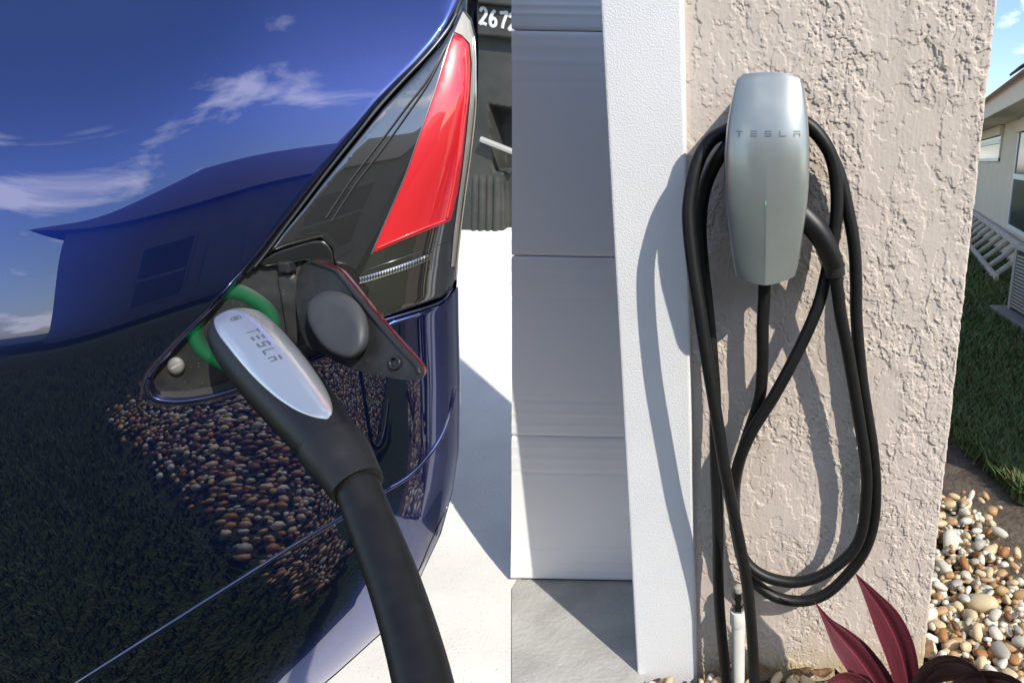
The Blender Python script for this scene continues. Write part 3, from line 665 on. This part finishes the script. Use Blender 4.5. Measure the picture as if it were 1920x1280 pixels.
# stowed cable: three runs
RC = .0112
def run(name, pts, r=RC, n=160, parent=WC, m=None):
    P = np.array([PY(u, v, YW-d) for u, v, d in pts]); return tube(name, P, r, m or CABLE, parent, n=n, ns=18)
A_ = [(1434,520,.045),(1433,560,.045),(1430,612,.045),(1430,675,.043),(1426,737,.040),(1414,780,.036),(1397,830,.034),(1382,885,.034),(1377,930,.035),(1379,985,.036),(1388,1035,.038),(1402,1078,.042),(1430,1104,.045),(1456,1119,.046),(1490,1126,.046),(1524,1123,.045),(1557,1107,.044),(1591,1074,.042),(1621,1032,.040),(1638,980,.038),(1642,912,.036),(1636,837,.034),(1626,775,.032),(1615,700,.031),(1606,600,.030),(1605,525,.030),(1601,457,.031),(1587,381,.033),(1570,318,.035),(1540,262,.037),(1505,232,.038),(1450,222,.038),(1400,228,.040),(1358,248,.055),(1330,266,.066),(1306,310,.078),(1293,375,.088),(1292,425,.094),(1300,500,.100),(1311,575,.105),(1322,650,.108),(1345,790,.110),(1361,890,.110),(1381,990,.108),(1400,1090,.108),(1410,1190,.112),(1415,1290,.12),(1417,1360,.14)]
run('charging_cable', A_, n=420)
B_ = [(1552,492,.072),(1566,515,.072),(1576,590,.066),(1588,650,.062),(1600,720,.058),(1613,800,.056),(1622,860,.055),(1625,912,.054),(1619,980,.056),(1606,1021,.058),(1580,1051,.060),(1542,1077,.062),(1505,1089,.063),(1475,1090,.063),(1437,1081,.062),(1407,1062,.058),(1390,1035,.052),(1379,990,.050),(1374,940,.054),(1378,900,.058),(1389,856,.062),(1412,805,.066),(1449,746,.066),(1480,690,.064),(1510,630,.060),(1535,570,.055),(1549,515,.05),(1563,446,.046),(1569,395,.046),(1568,343,.048),(1560,299,.052),(1543,264,.056),(1512,232,.058),(1470,222,.06),(1400,238,.062),(1357,284,.058),(1338,312,.050),(1320,360,.042),(1313,425,.036),(1318,500,.034),(1327,580,.034),(1336,675,.036),(1341,750,.038),(1341,820,.040),(1342,875,.042),(1346,987,.046),(1347,1100,.052),(1352,1175,.058),(1362,1275,.068),(1370,1350,.09)]
run('charging_cable', B_, n=440)
HB = np.array([(1500,398,.085,.019),(1512,410,.086,.0195),(1530,430,.086,.0195),(1546,455,.084,.0185),(1558,482,.079,.0175),(1566,506,.073,.016),(1567,512,.072,.0145)])
hb = tube('stowed_plug', PY(HB[:, 0], HB[:, 1], YW-HB[:, 2]), HB[:, 3], GRIP, WC, n=30, ns=24); hb['label'] = 'black plug tucked into the side of the unit'
cl = np.array([(1564,500,.0745),(1567,516,.0725)]); tube('plug_collar', PY(cl[:, 0], cl[:, 1], YW-cl[:, 2]), .0168, PLASTIC, hb, ns=24)

# pvc stand pipe behind the cable
pv = GZ(1384., 1300.); pb = PY(1384., 1262., YW-.05); xp = pb[0]; yp = YW-.05
pp = thing('pvc_pipe', 'thin white PVC pipe with a black fitting standing behind the cable', 'pipe', (xp, yp, 0))
PVC = mat('white_pvc', (.66, .65, .60), rough=.45, var=(.72, .71, .66), vscale=20)
zt = PY(1384., 1142., yp)[2]
tube('pipe', np.array([(xp, yp, -.03), (xp, yp, .2), (xp, yp, zt-.02)]), .0142, PVC, pp, ns=22)
tube('coupling', np.array([(xp, yp, zt-.035), (xp, yp, zt-.033), (xp, yp, zt-.001), (xp, yp, zt)]), [.0168, .0172, .0172, .0165], PVC, pp, ns=22)
tube('black_fitting', np.array([(xp, yp, zt), (xp, yp, zt+.012), (xp, yp, zt+.013), (xp, yp, zt+.03), (xp, yp, zt+.031), (xp, yp, zt+.046)]), [.0135, .0135, .011, .011, .0138, .0125], BLACK_GLOSS, pp, ns=6, sharp=20)
tube('clear_cap', np.array([(xp, yp, zt+.046), (xp, yp, zt+.056), (xp, yp, zt+.06)]), [.009, .0095, .004], LAMP_CLEAR, pp, ns=16)

# ================================================================== CORDYLINE
pbase = np.array([.235, .90, 0.])
pt = thing('cordyline_plant', 'red-purple cordyline plant with long pointed leaves at the wall foot', 'plant', tuple(pbase))
def leaf_mat(name, c1, c2, rough=.32):
    m = mat(name, c1, rough=rough, coat=.08, coat_r=.25, spec=.35); t = m.node_tree; b = t.nodes['Principled BSDF']
    at = nn(t, 'ShaderNodeAttribute', attribute_name='across'); wv = nn(t, 'ShaderNodeMath', operation='MULTIPLY'); wv.inputs[1].default_value = 26
    t.links.new(at.outputs['Fac'], wv.inputs[0]); n = nn(t, 'ShaderNodeTexNoise', noise_dimensions='1D'); n.inputs['Scale'].default_value = 1.0; n.inputs['Detail'].default_value = 3
    t.links.new(wv.outputs[0], n.inputs['W']); r = nn(t, 'ShaderNodeValToRGB'); r.color_ramp.elements[0].position = .35; r.color_ramp.elements[1].position = .7
    r.color_ramp.elements[0].color = (*c1, 1); r.color_ramp.elements[1].color = (*c2, 1); t.links.new(n.outputs[0], r.inputs[0]); t.links.new(r.outputs[0], b.inputs['Base Color'])
    ab = nn(t, 'ShaderNodeMath', operation='ABSOLUTE'); t.links.new(at.outputs['Fac'], ab.inputs[0])
    er = nn(t, 'ShaderNodeValToRGB'); er.color_ramp.elements[0].position = 0; er.color_ramp.elements[0].color = (.75, .75, .75, 1); er.color_ramp.elements[1].position = .05; er.color_ramp.elements[1].color = (0, 0, 0, 1)
    e2 = er.color_ramp.elements.new(.93); e2.color = (0, 0, 0, 1); e3 = er.color_ramp.elements.new(.99); e3.color = (.8, .8, .8, 1); t.links.new(ab.outputs[0], er.inputs[0])
    em = nn(t, 'ShaderNodeMix', data_type='RGBA'); em.inputs['B'].default_value = (c2[0]*2.2, c2[1]*1.6, c2[2]*2.0, 1); t.links.new(er.outputs[0], em.inputs['Factor']); t.links.new(r.outputs[0], em.inputs['A']); t.links.new(em.outputs['Result'], b.inputs['Base Color'])
    k = nn(t, 'ShaderNodeBump'); k.inputs['Strength'].default_value = .5; k.inputs['Distance'].default_value = .002; t.links.new(n.outputs[0], k.inputs['Height']); t.links.new(k.outputs[0], b.inputs['Normal'])
    tr = nn(t, 'ShaderNodeBsdfTranslucent'); t.links.new(r.outputs[0], tr.inputs[0]); mxs = nn(t, 'ShaderNodeMixShader'); mxs.inputs[0].default_value = .22
    out = t.nodes['Material Output']; t.links.new(b.outputs[0], mxs.inputs[1]); t.links.new(tr.outputs[0], mxs.inputs[2]); t.links.new(mxs.outputs[0], out.inputs[0])
    return m
LEAF_R = leaf_mat('leaf_red', (.075, .012, .020), (.18, .036, .050), .36)
LEAF_D = leaf_mat('leaf_dark', (.022, .008, .011), (.12, .042, .052), .36)
EDGE_M = mat('leaf_edge', (.35, .03, .07), .4)
def leaf(mid, wd, mt, fold=.35, n=34, m=13, side=None, name='leaf', twist=0., tilt=0.):
    P = catmull(np.column_stack([np.array(mid), np.array(wd)[:, None]]), n); W = np.maximum(P[:, 3], .0004); P = P[:, :3]
    T = np.gradient(P, axis=0); T /= np.linalg.norm(T, axis=1)[:, None]
    cc = aC-P; S = np.cross(T, cc); S /= np.linalg.norm(S, axis=1)[:, None]; N = np.cross(S, T)
    if twist or tilt:
        a = tilt+np.linspace(0, twist, n)[:, None]; S, N = S*np.cos(a)+N*np.sin(a), N*np.cos(a)-S*np.sin(a)
    s = np.linspace(-1, 1, m)
    G = P[:, None]+S[:, None]*(W[:, None]*s)[..., None] + N[:, None]*(fold*W[:, None]*(np.abs(s)-.5) + .05*W[:, None]*np.sin(s*9))[..., None]
    G2 = G - N[:, None]*.0007
    V = np.concatenate([G.reshape(-1, 3), G2.reshape(-1, 3)]); idx = np.arange(n*m).reshape(n, m); K = n*m
    q = [np.stack([idx[:-1,:-1], idx[:-1,1:], idx[1:,1:], idx[1:,:-1]], -1).reshape(-1,4)]; q.append(q[0][:, ::-1]+K)
    for e in (idx[0], idx[:, -1], idx[-1][::-1], idx[:, 0][::-1]): q.append(np.stack([e[:-1], e[:-1]+K, e[1:]+K, e[1:]], -1))
    o = fast_obj(name, V, np.concatenate(q), mt, pt, sharp=70)
    at = o.data.attributes.new('across', 'FLOAT', 'POINT'); at.data.foreach_set('value', np.tile(np.tile(s, n), 2).astype(np.float32)); return o
def lpts(L): return [PY(u, v, y) for u, v, y in L]
leaf(lpts([(1604,1074,.93),(1616,1092,.93),(1634,1118,.925),(1662,1162,.92),(1684,1210,.915),(1698,1262,.91),(1704,1310,.905),(1706,1380,.90)]), [.0004,.006,.014,.026,.0285,.025,.021,.012], LEAF_R, .45)['label'] = 'tall upright red leaf'
leaf(lpts([(1526,1126,.95),(1538,1143,.945),(1553,1166,.94),(1580,1200,.93),(1612,1238,.92),(1646,1290,.91),(1676,1350,.90)]), [.0003,.0035,.009,.023,.030,.032,.02], LEAF_R, .5)['label'] = 'leaning red leaf with dark shaded half'
leaf(lpts([(1700,1350,.90),(1716,1302,.87),(1742,1264,.84),(1778,1248,.80),(1816,1256,.76),(1846,1284,.73),(1866,1330,.70)]), [.012,.018,.024,.025,.020,.011,.001], LEAF_D, .5, tilt=-.75)['label'] = 'dark drooping leaf over the pebbles'
leaf(lpts([(1716,1390,.90),(1760,1320,.83),(1812,1286,.77),(1862,1276,.72),(1912,1290,.68),(1960,1340,.64)]), [.010,.015,.018,.017,.011,.001], LEAF_D, .5, twist=.3, tilt=-.7)
leaf(lpts([(1690,1370,.90),(1655,1320,.86),(1615,1286,.83),(1578,1276,.80),(1545,1300,.77),(1520,1350,.74)]), [.012,.015,.017,.015,.009,.001], LEAF_R, .5, twist=-.3, tilt=.7)
leaf(lpts([(1565,1252,.93),(1572,1266,.93),(1590,1286,.92),(1625,1330,.91)]), [.0006,.006,.011,.012], LEAF_D, .3)
tube('stem', np.array([pbase+(0,0,-.03), pbase+(.0,0,.03), PY(1704., 1372., .90)]), .012, mat('stem', (.10,.05,.035), .7), pt, n=8, ns=10)
# dry brown leaf beside it
DRY = mat('dry_leaf', (.10, .048, .022), .8, var=(.27, .15, .07), vscale=60, vdetail=8)
def dry_leaf(p, ln, wd, az, curl, label):
    n, m = 10, 7; t = np.linspace(0, 1, n); s = np.linspace(-1, 1, m); W = wd*np.sin(np.pi*np.clip(t*.96+.02, 0, 1))**.7
    a = np.array([math.cos(az), math.sin(az), 0]); b = np.array([-a[1], a[0], 0])
    z = curl*(t-.5)**2*4*ln*.25
    G = np.array(p)+a*(t*ln)[:, None, None]+b*(W[:, None]*s)[..., None]; G[..., 2] += z[:, None]*.5+.18*W[:, None]*np.sin(s*4+az)+.10*W[:, None]*np.abs(s)+.004+.12*W[:, None]*np.sin(t*9)[:, None]
    o = grid_obj('dry_leaf', G, DRY); o.modifiers.new('thick', 'SOLIDIFY').thickness = .0008
    return tag(o, label, 'leaf', 'dry leaves on the pebbles')
pd = GZ(1734., 1262.); dry_leaf((pd[0], pd[1]+.01, .02), .075, .018, 1.25, 1.2, 'brown dry leaf curled between plant and wall corner')
for (u, v, ln, wd, az, lab) in ((1345,1262,.05,.012,.5,'small brown dry leaf at the post foot'),(1480,1262,.05,.012,.2,'brown dry leaf lying right of the pipe'),(1445,1265,.04,.010,2.6,'little dry leaf close beside the white pipe'),(1520,1268,.05,.014,.15,'yellowed dry leaf left of the plant')):
    p = GZ(float(u), float(v), .02); dry_leaf((p[0], min(p[1], YW-.03), .022), ln, wd, az, 1., lab)

# ================================================================== PEBBLES
PEBM = [mat('pebble_'+n_, hexc(c), rough=.6, var=hexc(c2), vscale=30, vdetail=6, bump=.15, bscale=120, bdist=.002) for n_, c, c2 in (
 ('white','d9d3c4','c4bba8'),('cream','d2c2a0','bfa67c'),('grey','b3ada0','96907f'),('tan','c0a075','a27c4e'),('orange','ad7d4c','8a5a30'),('brown','755038','553827'),('chalk','dedbd2','cfc9bc'))]
PEBN = ['white','cream','grey','tan','orange','brown','chalky white']
def pebble_mesh(seed, sub=2):
    bm = bmesh.new(); bmesh.ops.create_icosphere(bm, subdivisions=sub, radius=1.); r = np.random.default_rng(seed)
    off = r.random(3)*20; sc = np.array([1, .62+.25*r.random(), .45+.25*r.random()])
    pw = .72+.4*r.random()
    for v_ in bm.verts:
        c = np.array(v_.co); c = np.sign(c)*np.abs(c)**pw
        nz = .22*vnoise(np.array([c[0]*1.4+off[0]]), np.array([c[1]*1.4+off[1]+c[2]*.9]), seed)[0]+.16*vnoise(np.array([c[2]*1.6+off[2]]), np.array([c[0]*1.8+c[1]]), seed+5)[0]
        v_.co = Vector(c*(1+nz*1.3)*sc)
    me = bpy.data.meshes.new('pebble'); bm.to_mesh(me); bm.free(); fin(me, True, None); return me
PM = {(k, j): None for k in range(9) for j in range(7)}
base_m = [pebble_mesh(100+k) for k in range(9)]
for (k, j) in PM:
    me = base_m[k].copy(); me.name = 'pebble'; me.materials.append(PEBM[j]); PM[(k, j)] = me
def edge_x(y):      # outer border of the bed at depth y
    return np.interp(y, bed_edge[::-1, 1], bed_edge[::-1, 0])
cells = []
be = bed_edge[np.argsort(bed_edge[:, 1])]
def bed_limit(y): return float(np.interp(y, be[:, 1], be[:, 0]))
placed = []; gridh = {}
def try_place(x, y, r, layer):
    kx, ky = int(x/.05), int(y/.05)
    for i in range(-2, 3):
        for j in range(-2, 3):
            for (a, b_, c_) in gridh.get((kx+i, ky+j, layer), ()):
                if (a-x)**2+(b_-y)**2 < ((c_+r)*.80)**2: return False
    gridh.setdefault((kx, ky, layer), []).append((x, y, r)); return True
cand = []
for layer, zb_, tries in ((0, .006, 2600), (1, .024, 2600)):
    for _ in range(tries):
        if random.random() < .80: y = .80+1.05*random.random()**1.1; x = XWR-.02+ .62*random.random()
        else: x = XPL+.03+random.random()*(XWR-XPL); y = .86+.20*random.random()
        if y > YW-.03 and x < XWR+.025: continue
        if y > YW-.06 and x < XPR+.03 and y > YP-.035: continue
        if y > 1.0 and x > bed_limit(y)+.03*random.gauss(0, 1)-.012: continue
        if x < XPL+.02: continue
        r = min(.034, max(.0085, random.gauss(.0122, .0055)))
        if random.random() < .05: r *= 1.45
        if layer == 1 and random.random() < .25: continue
        if try_place(x, y, r, layer): cand.append((x, y, zb_+random.random()*.008, r))
def in_frame(p):
    d = np.array(p)-aC; z = d@aF; 
    if z < .05: return False
    u = PU+FPX*(d@aR)/z; v = PV-FPX*(d@aU)/z
    return -5 < u < 1925 and -5 < v < 1290
seen = [c for c in cand if in_frame(c[:3])]; rest = [c for c in cand if not in_frame(c[:3])]
seen.sort(key=lambda c: -c[3]); rest += seen[300:]; seen = seen[:300]
wts = [.26,.31,.11,.15,.07,.04,.06]
for (x, y, z, r) in seen:
    j = random.choices(range(7), wts)[0]; k = random.randrange(9)
    o = bpy.data.objects.new('pebble', PM[(k, j)]); COL.objects.link(o)
    o.location = (x, y, z); s = r*1.1; o.scale = (s*random.uniform(1., 1.35), s*random.uniform(.85, 1.1), s*random.uniform(.8, 1.15))
    o.rotation_euler = (random.gauss(0, .35), random.gauss(0, .35), random.random()*6.28)
    size = 'large' if r > .024 else ('small' if r < .0145 else 'medium')
    where = 'beside the stucco wall corner' if x > XWR-.03 else ('at the foot of the white post' if x < XPR+.02 else 'along the stucco wall foot')
    if x > XWR-.03:
        zone = 'at the front of the bed near the plant' if y < 1.08 else ('in the middle of the bed' if y < 1.32 else 'at the far end of the bed')
        side = 'close to the wall' if x-XWR < .10 else ('out towards the soil' if x > bed_limit(y)-.12 else 'away from the wall')
        where = f'{zone} {side}'
    tag(o, f'{size} {PEBN[j]} pebble {where}', 'pebble', f'{size} {PEBN[j]} pebbles {where}')
def pebble_stuff(name, L, label, sub=1, wts=(.26,.31,.11,.15,.07,.04,.06)):
    ms = [pebble_mesh(300+k, sub) for k in range(6)]; Vs, Fs, Mi = [], [], []; nv = 0
    dat = [(np.array([v_.co for v_ in me.vertices]), np.array([p.vertices for p in me.polygons])) for me in ms]
    for (x, y, z, r) in L:
        v_, f_ = dat[random.randrange(6)]; a = random.random()*6.28; c_, s_ = math.cos(a), math.sin(a)
        R3 = np.array([[c_,-s_,0],[s_,c_,0],[0,0,1]]); Vs.append((v_*r*1.15)@R3.T+np.array([x, y, z])); Fs.append(f_+nv); nv += len(v_); Mi += [random.choices(range(7), wts)[0]]*len(f_)
    o = fast_obj(name, np.vstack(Vs), np.vstack(Fs), None)
    for m_ in PEBM: o.data.materials.append(m_)
    o.data.polygons.foreach_set('material_index', np.array(Mi, np.int32)); o.data.update()
    return tag(o, label, 'pebbles', kind='stuff')
fill = []
for _ in range(1500):
    x = XWR-.02+.6*random.random(); y = .8+1.0*random.random()
    if random.random() < .25: x = XPL+.03+random.random()*(XWR-XPL); y = .86+.2*random.random()
    if y > YW-.03 and x < XWR+.015: continue
    if y > YP-.03 and x < XPR+.03: continue
    if y > 1.0 and x > bed_limit(y)-.02: continue
    fill.append((x, y, .001, .010+.006*random.random()))
pebble_stuff('pebble_bed', rest+fill, 'small mixed pebbles filling the bed at the wall foot')
# bed and lawn on the camera's side, mirrored in the car's paint
L = []; gridh = {}
for _ in range(30000):
    x = -1.35+2.2*random.random(); y = -1.10+1.70*random.random()
    lim = np.interp(y, [-1.05, -.9, -.4, -.1, .22, .6], [-1.05, -1.15, -.92, -.82, -.76, -.70])
    if x < lim-.03+abs(random.gauss(0, .10)) or y < -1.0+.12*math.sin(x*4)+random.gauss(0, .04): continue
    if x > -.5 and y > .25: continue
    r = .0075+.011*random.random()**1.5
    if try_place(x, y, r, 0): L.append((x, y, .002+.014*random.random(), r))
pebble_stuff('front_pebble_bed', L, 'mixed tan and brown pebbles mirrored in the lower bumper', 1, (.08,.16,.12,.26,.20,.16,.02))
o = mesh_obj('front_lawn', [(-30,-40,-.02),(30,-40,-.02),(30,.79,-.02),(-30,.79,-.02)], [(0,1,2,3)], LAWN, smooth=False); tag(o, kind='structure')

def gf(r, n):
    x = r.uniform(-3.2, 1.2, n); y = -3.2+4.0*r.random(n)**.8
    lim = np.interp(y, [-1.05, -.9, -.4, -.1, .22, .6], [-1.05, -1.15, -.92, -.82, -.76, -.70])
    ok = ((x < lim-.01+r.normal(0, .03, n)) | (y < -.98)) & (y < .79)
    return np.column_stack([x, y, np.full(n, -.02)])[ok]
# small white ring on the soil
p = GZ(1882., 737., 0.); q = np.linspace(0, 2*np.pi, 33)
o = tube('plastic_ring', np.column_stack([p[0]+.024*np.cos(q), p[1]+.024*np.sin(q), .008+.006*np.sin(q)]), .0055, mat('ring_white', (.7,.7,.68), .5), None, ns=8)
tag(o, 'small white plastic ring lying on the bare soil', 'ring')

# ================================================================== GRASS
def grass(name, n, xf, label, hmin, hmax, seed, kd=1.):
    r = np.random.default_rng(seed); P = xf(r, n); n = len(P)
    hh = r.uniform(hmin, hmax, n); az = r.uniform(0, 6.28, n); ln = r.uniform(.2, 1.0, n); wd = r.uniform(.0016, .0034, n)*(1+P[:, 1]*.25)
    a = np.column_stack([np.cos(az), np.sin(az), 0*az]); b = np.column_stack([-np.sin(az), np.cos(az), 0*az]); up = np.array([0, 0, 1.])
    V = np.stack([P-b*wd[:, None], P+b*wd[:, None], P+a*(hh*ln*.35)[:, None]+up*(hh*.6)[:, None]+b*(wd*.7)[:, None], P+a*(hh*ln*.35)[:, None]+up*(hh*.6)[:, None]-b*(wd*.7)[:, None], P+a*(hh*ln)[:, None]+up*hh[:, None]], 1).reshape(-1, 3)
    k = np.arange(n)*5; f = np.concatenate([np.stack([k, k+1, k+2], -1), np.stack([k, k+2, k+3], -1), np.stack([k+3, k+2, k+4], -1)])
    o = fast_obj(name, V, f, None); mi = r.choice(3, n, p=[.5, .35, .15])
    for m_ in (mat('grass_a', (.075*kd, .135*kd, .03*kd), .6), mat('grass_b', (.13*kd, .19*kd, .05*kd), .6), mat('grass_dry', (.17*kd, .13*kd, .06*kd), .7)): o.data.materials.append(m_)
    o.data.polygons.foreach_set('material_index', np.tile(mi, 3).astype(np.int32)); o.data.update()
    return tag(o, label, 'grass', kind='stuff')
lee = lawn_edge[np.argsort(lawn_edge[:, 1])]
def gx(r, n):
    t = r.random(n)**1.7; y = 1.2+8.5*t; x0 = np.interp(y, lee[:, 1], lee[:, 0]); lo = np.maximum(np.minimum(x0, .42*y), .30*y); 
    lo = np.where(y < lee[-1, 1], np.interp(y, lee[:, 1], lee[:, 0]), .24*y)
    x = lo + r.random(n)*(.50*y-lo)+r.normal(0, .02, n); ok = (x > lo-.05) & (.5*y > lo)
    return np.column_stack([x, y, np.full(n, -.014)])[ok]
grass('grass', 60000, gx, 'shaded green lawn grass between the garage and the house', .03, .075, 5)
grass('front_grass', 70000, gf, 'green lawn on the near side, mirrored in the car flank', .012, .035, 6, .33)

# ================================================================== NEIGHBOUR HOUSE
HW = lambda y: 1.352+.204*y          # line of the house wall on plan
hd = Vector((.204, 1, 0)).normalized(); hn = Vector((-hd.y, hd.x, 0))     # along the wall, outwards (towards camera)
hs = thing('neighbour_house', 'cream stucco house with white windows and brown shingle roof', 'house', (HW(7), 7, 0))
HWALL = mat('house_stucco', (.68, .59, .45), .9, var=(.72, .63, .49), vscale=3, bump=.2, bscale=80, bdist=.004)
FRAME = mat('window_white', (.72, .73, .74), .4); GLASS = mat('window_glass', (.03, .034, .036), .12, spec=.3)
ROOF = mat('shingle', (.20, .105, .07), .9, var=(.28, .16, .11), vscale=9, vdetail=8)
def HP_(u, v, out=0.):       # pixel onto the house wall plane, moved outwards by out
    d = dirs(u, v); N = np.array(hn); p0 = np.array([HW(7)+hn.x*out, 7+hn.y*out, 0]); t = ((p0-aC)@N)/(d@N); return aC+d*np.asarray(t)[..., None]
Hm = Matrix((( hd.x, -hn.x, 0, HW(0)), (hd.y, -hn.y, 0, 0), (0, 0, 1, 0), (0, 0, 0, 1)))   # local: x along wall, y inwards, z up
Hinv = Hm.inverted()
def loc(u, v, out=0.): return Hinv @ Vector(HP_(np.float64(u), np.float64(v), out))
eave = loc(1895, 193, .42).z
yst = 1.38
box('wall', (yst, 0, -.03), (15, 5, eave+.012), HWALL, hs, .01, Hm)
def quad_px(pts, out): return [loc(u, v, out) for u, v in pts]
def win(u0, v0, u1, v1, mid, name='window'):
    a = loc(u0, v1); b = loc(u1, v0); x0, x1 = sorted((a.x, b.x)); z0, z1 = a.z, b.z
    w_ = box(name, (x0, -.012, z0), (x1, .06, z1), HWALL, hs, 0, Hm)
    fw = .045
    for lo, hi in (((x0, -.03, z0), (x0+fw, .0-.013, z1)), ((x1-fw, -.03, z0), (x1, -.013, z1)), ((x0+fw, -.03, z1-fw), (x1-fw, -.013, z1)), ((x0+fw, -.03, z0), (x1-fw, -.013, z0+fw)), ((x0+fw, -.034, mid(z0, z1)-.03), (x1-fw, -.013, mid(z0, z1)+.03))):
        box('frame', lo, hi, FRAME, w_, .003, Hm)
    box('pane', (x0+fw, -.018, z0+fw), (x1-fw, -.0125, mid(z0, z1)-.03), GLASS, w_, 0, Hm); box('pane', (x0+fw, -.018, mid(z0, z1)+.03), (x1-fw, -.0125, z1-fw), GLASS, w_, 0, Hm)
    box('sill', (x0-.03, -.06, z0-.13), (x1+.05, -.001, z0-.005), HWALL, hs, .006, Hm)
    return w_
# windows read off the photo: far small one, near tall one
win(1884, 298, 1836, 234, lambda a, b: a*.52+b*.48)
zt_ = loc(1925, 212).z; a = loc(1899, 404)
win(1960, 419, 1893, 212, lambda a, b: a*.47+b*.53, 'window')
# roof: fascia, soffit, shingles
box('fascia', (yst-.3, -.42, eave-.02), (15.4, -.38, eave+.15), HWALL, hs, .005, Hm)
box('soffit', (yst-.3, -.38, eave-.01), (15.4, .02, eave+.02), HWALL, hs, .003, Hm)
rm = Hm @ Matrix.Translation((0, -.47, eave+.14)) @ Matrix.Rotation(math.radians(34), 4, 'X')
for k in range(9): box('shingle_course', (yst-.35, k*.30-.02*0, .012*0+(k % 2)*.0), (15.45, k*.30+.32, .028+.0), ROOF, hs, .003, rm @ Matrix.Translation((0, 0, .002*0)) @ Matrix.Rotation(math.radians(-2.2), 4, 'X') @ Matrix.Translation((0, 0, .012*k)))
sp = box('roof_panel', (6.3, .7, .12), (7.6, 1.9, .16), mat('solar_dark', (.02, .022, .028), .2, coat=1), hs, .004, rm); 
sp = box('roof_panel', (7.7, .55, .10), (8.4, 1.0, .13), mat('solar_dark2', (.03, .03, .033), .5), hs, .004, rm)
# ladder lying against the wall foot
ld = thing('ladder', 'white wooden ladder lying on its side against the house foot', 'ladder', tuple(Hm @ Vector((7, -.3, 0))))
WOODW = mat('worn_white_wood', (.56, .53, .46), .8, var=(.40, .36, .29), vscale=18)
la = [loc(1822, 466), loc(1925, 519)]; xa, xb = la[0].x+.6, la[1].x-.35
ztop = .30
for (yy, z) in ((-.34, .035), (-.06, ztop)): box('rail', (xb, yy-.02, z-.035), (xa, yy+.02, z+.035), WOODW, ld, .004, Hm)
for i in range(12):
    x = xb+.12+i*(xa-xb-.2)/11
    tube('rung', np.array([Hm @ Vector((x, -.345, .05)), Hm @ Vector((x+.10, -.05, ztop-.02))]), .03, WOODW, ld, ns=8)
# air conditioner on its pad
ac_ = GZ(1960., 632.); AX, AY = ac_[0], ac_[1]
at_ = thing('air_conditioner', 'grey slatted air conditioner unit standing on a concrete pad', 'air conditioner', (AX+.3, AY+.3, 0))
ACM = mat('ac_grey', (.34, .33, .29), .5); 
p1 = PY(1893., 560., AY+.62); x0 = p1[0]; ht = PY(1905., 482., AY+.1)[2]
box('cabinet', (x0+.02, AY+.02, .05), (x0+.6, AY+.62, ht-.02), mat('ac_dark', (.03,.03,.03), .7), at_, .004)
for k in range(16):
    z = .08+k*(ht-.14)/15; box('slat', (x0+.004, AY+.0, z-.008), (x0+.61, AY+.63, z+.006), ACM, at_, 0)
for (xx, yy) in ((x0, AY-.004), (x0+.58, AY-.004), (x0, AY+.60)): box('corner', (xx-.002, yy-.002, .045), (xx+.045, yy+.045, ht), ACM, at_, .004)
box('top', (x0-.008, AY-.01, ht-.02), (x0+.63, AY+.64, ht+.02), ACM, at_, .008)
box('pad', (x0-.10, AY-.12, -.03), (x0+.75, AY+.75, .045), mat('pad', (.24,.22,.19), .9), at_, .008)

# ================================================================== HOUSE BEHIND THE CAMERA (mirrored in the paint)
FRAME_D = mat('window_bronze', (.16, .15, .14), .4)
bh = thing('facing_house', 'low hip-roofed house across the yard, mirrored in the car paint', 'house', (0, -6.3, 0))
x0, x1, y0, y1 = -3.5, 13., -13., -6.3; ez, rz = 2.75, 4.9
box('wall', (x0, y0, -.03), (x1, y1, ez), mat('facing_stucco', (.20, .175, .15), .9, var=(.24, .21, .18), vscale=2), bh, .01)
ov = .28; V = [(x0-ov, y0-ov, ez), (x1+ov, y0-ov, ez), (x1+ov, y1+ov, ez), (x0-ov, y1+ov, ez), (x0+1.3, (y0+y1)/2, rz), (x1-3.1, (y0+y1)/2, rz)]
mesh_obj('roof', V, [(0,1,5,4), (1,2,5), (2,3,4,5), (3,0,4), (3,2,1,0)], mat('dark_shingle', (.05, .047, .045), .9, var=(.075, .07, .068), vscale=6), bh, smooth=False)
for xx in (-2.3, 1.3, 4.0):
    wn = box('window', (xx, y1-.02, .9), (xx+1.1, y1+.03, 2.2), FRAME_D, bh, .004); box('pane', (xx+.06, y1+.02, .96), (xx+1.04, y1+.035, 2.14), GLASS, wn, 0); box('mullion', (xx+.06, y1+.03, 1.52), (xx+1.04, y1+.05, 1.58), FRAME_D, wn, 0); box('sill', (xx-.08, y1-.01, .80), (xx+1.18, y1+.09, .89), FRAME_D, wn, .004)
dr_ = box('door', (-.9, y1-.02, 0), (.0, y1+.04, 2.1), FRAME_D, bh, .004); box('handle', (-.15, y1+.03, 1.0), (-.1, y1+.09, 1.1), CHROME, dr_, .003)
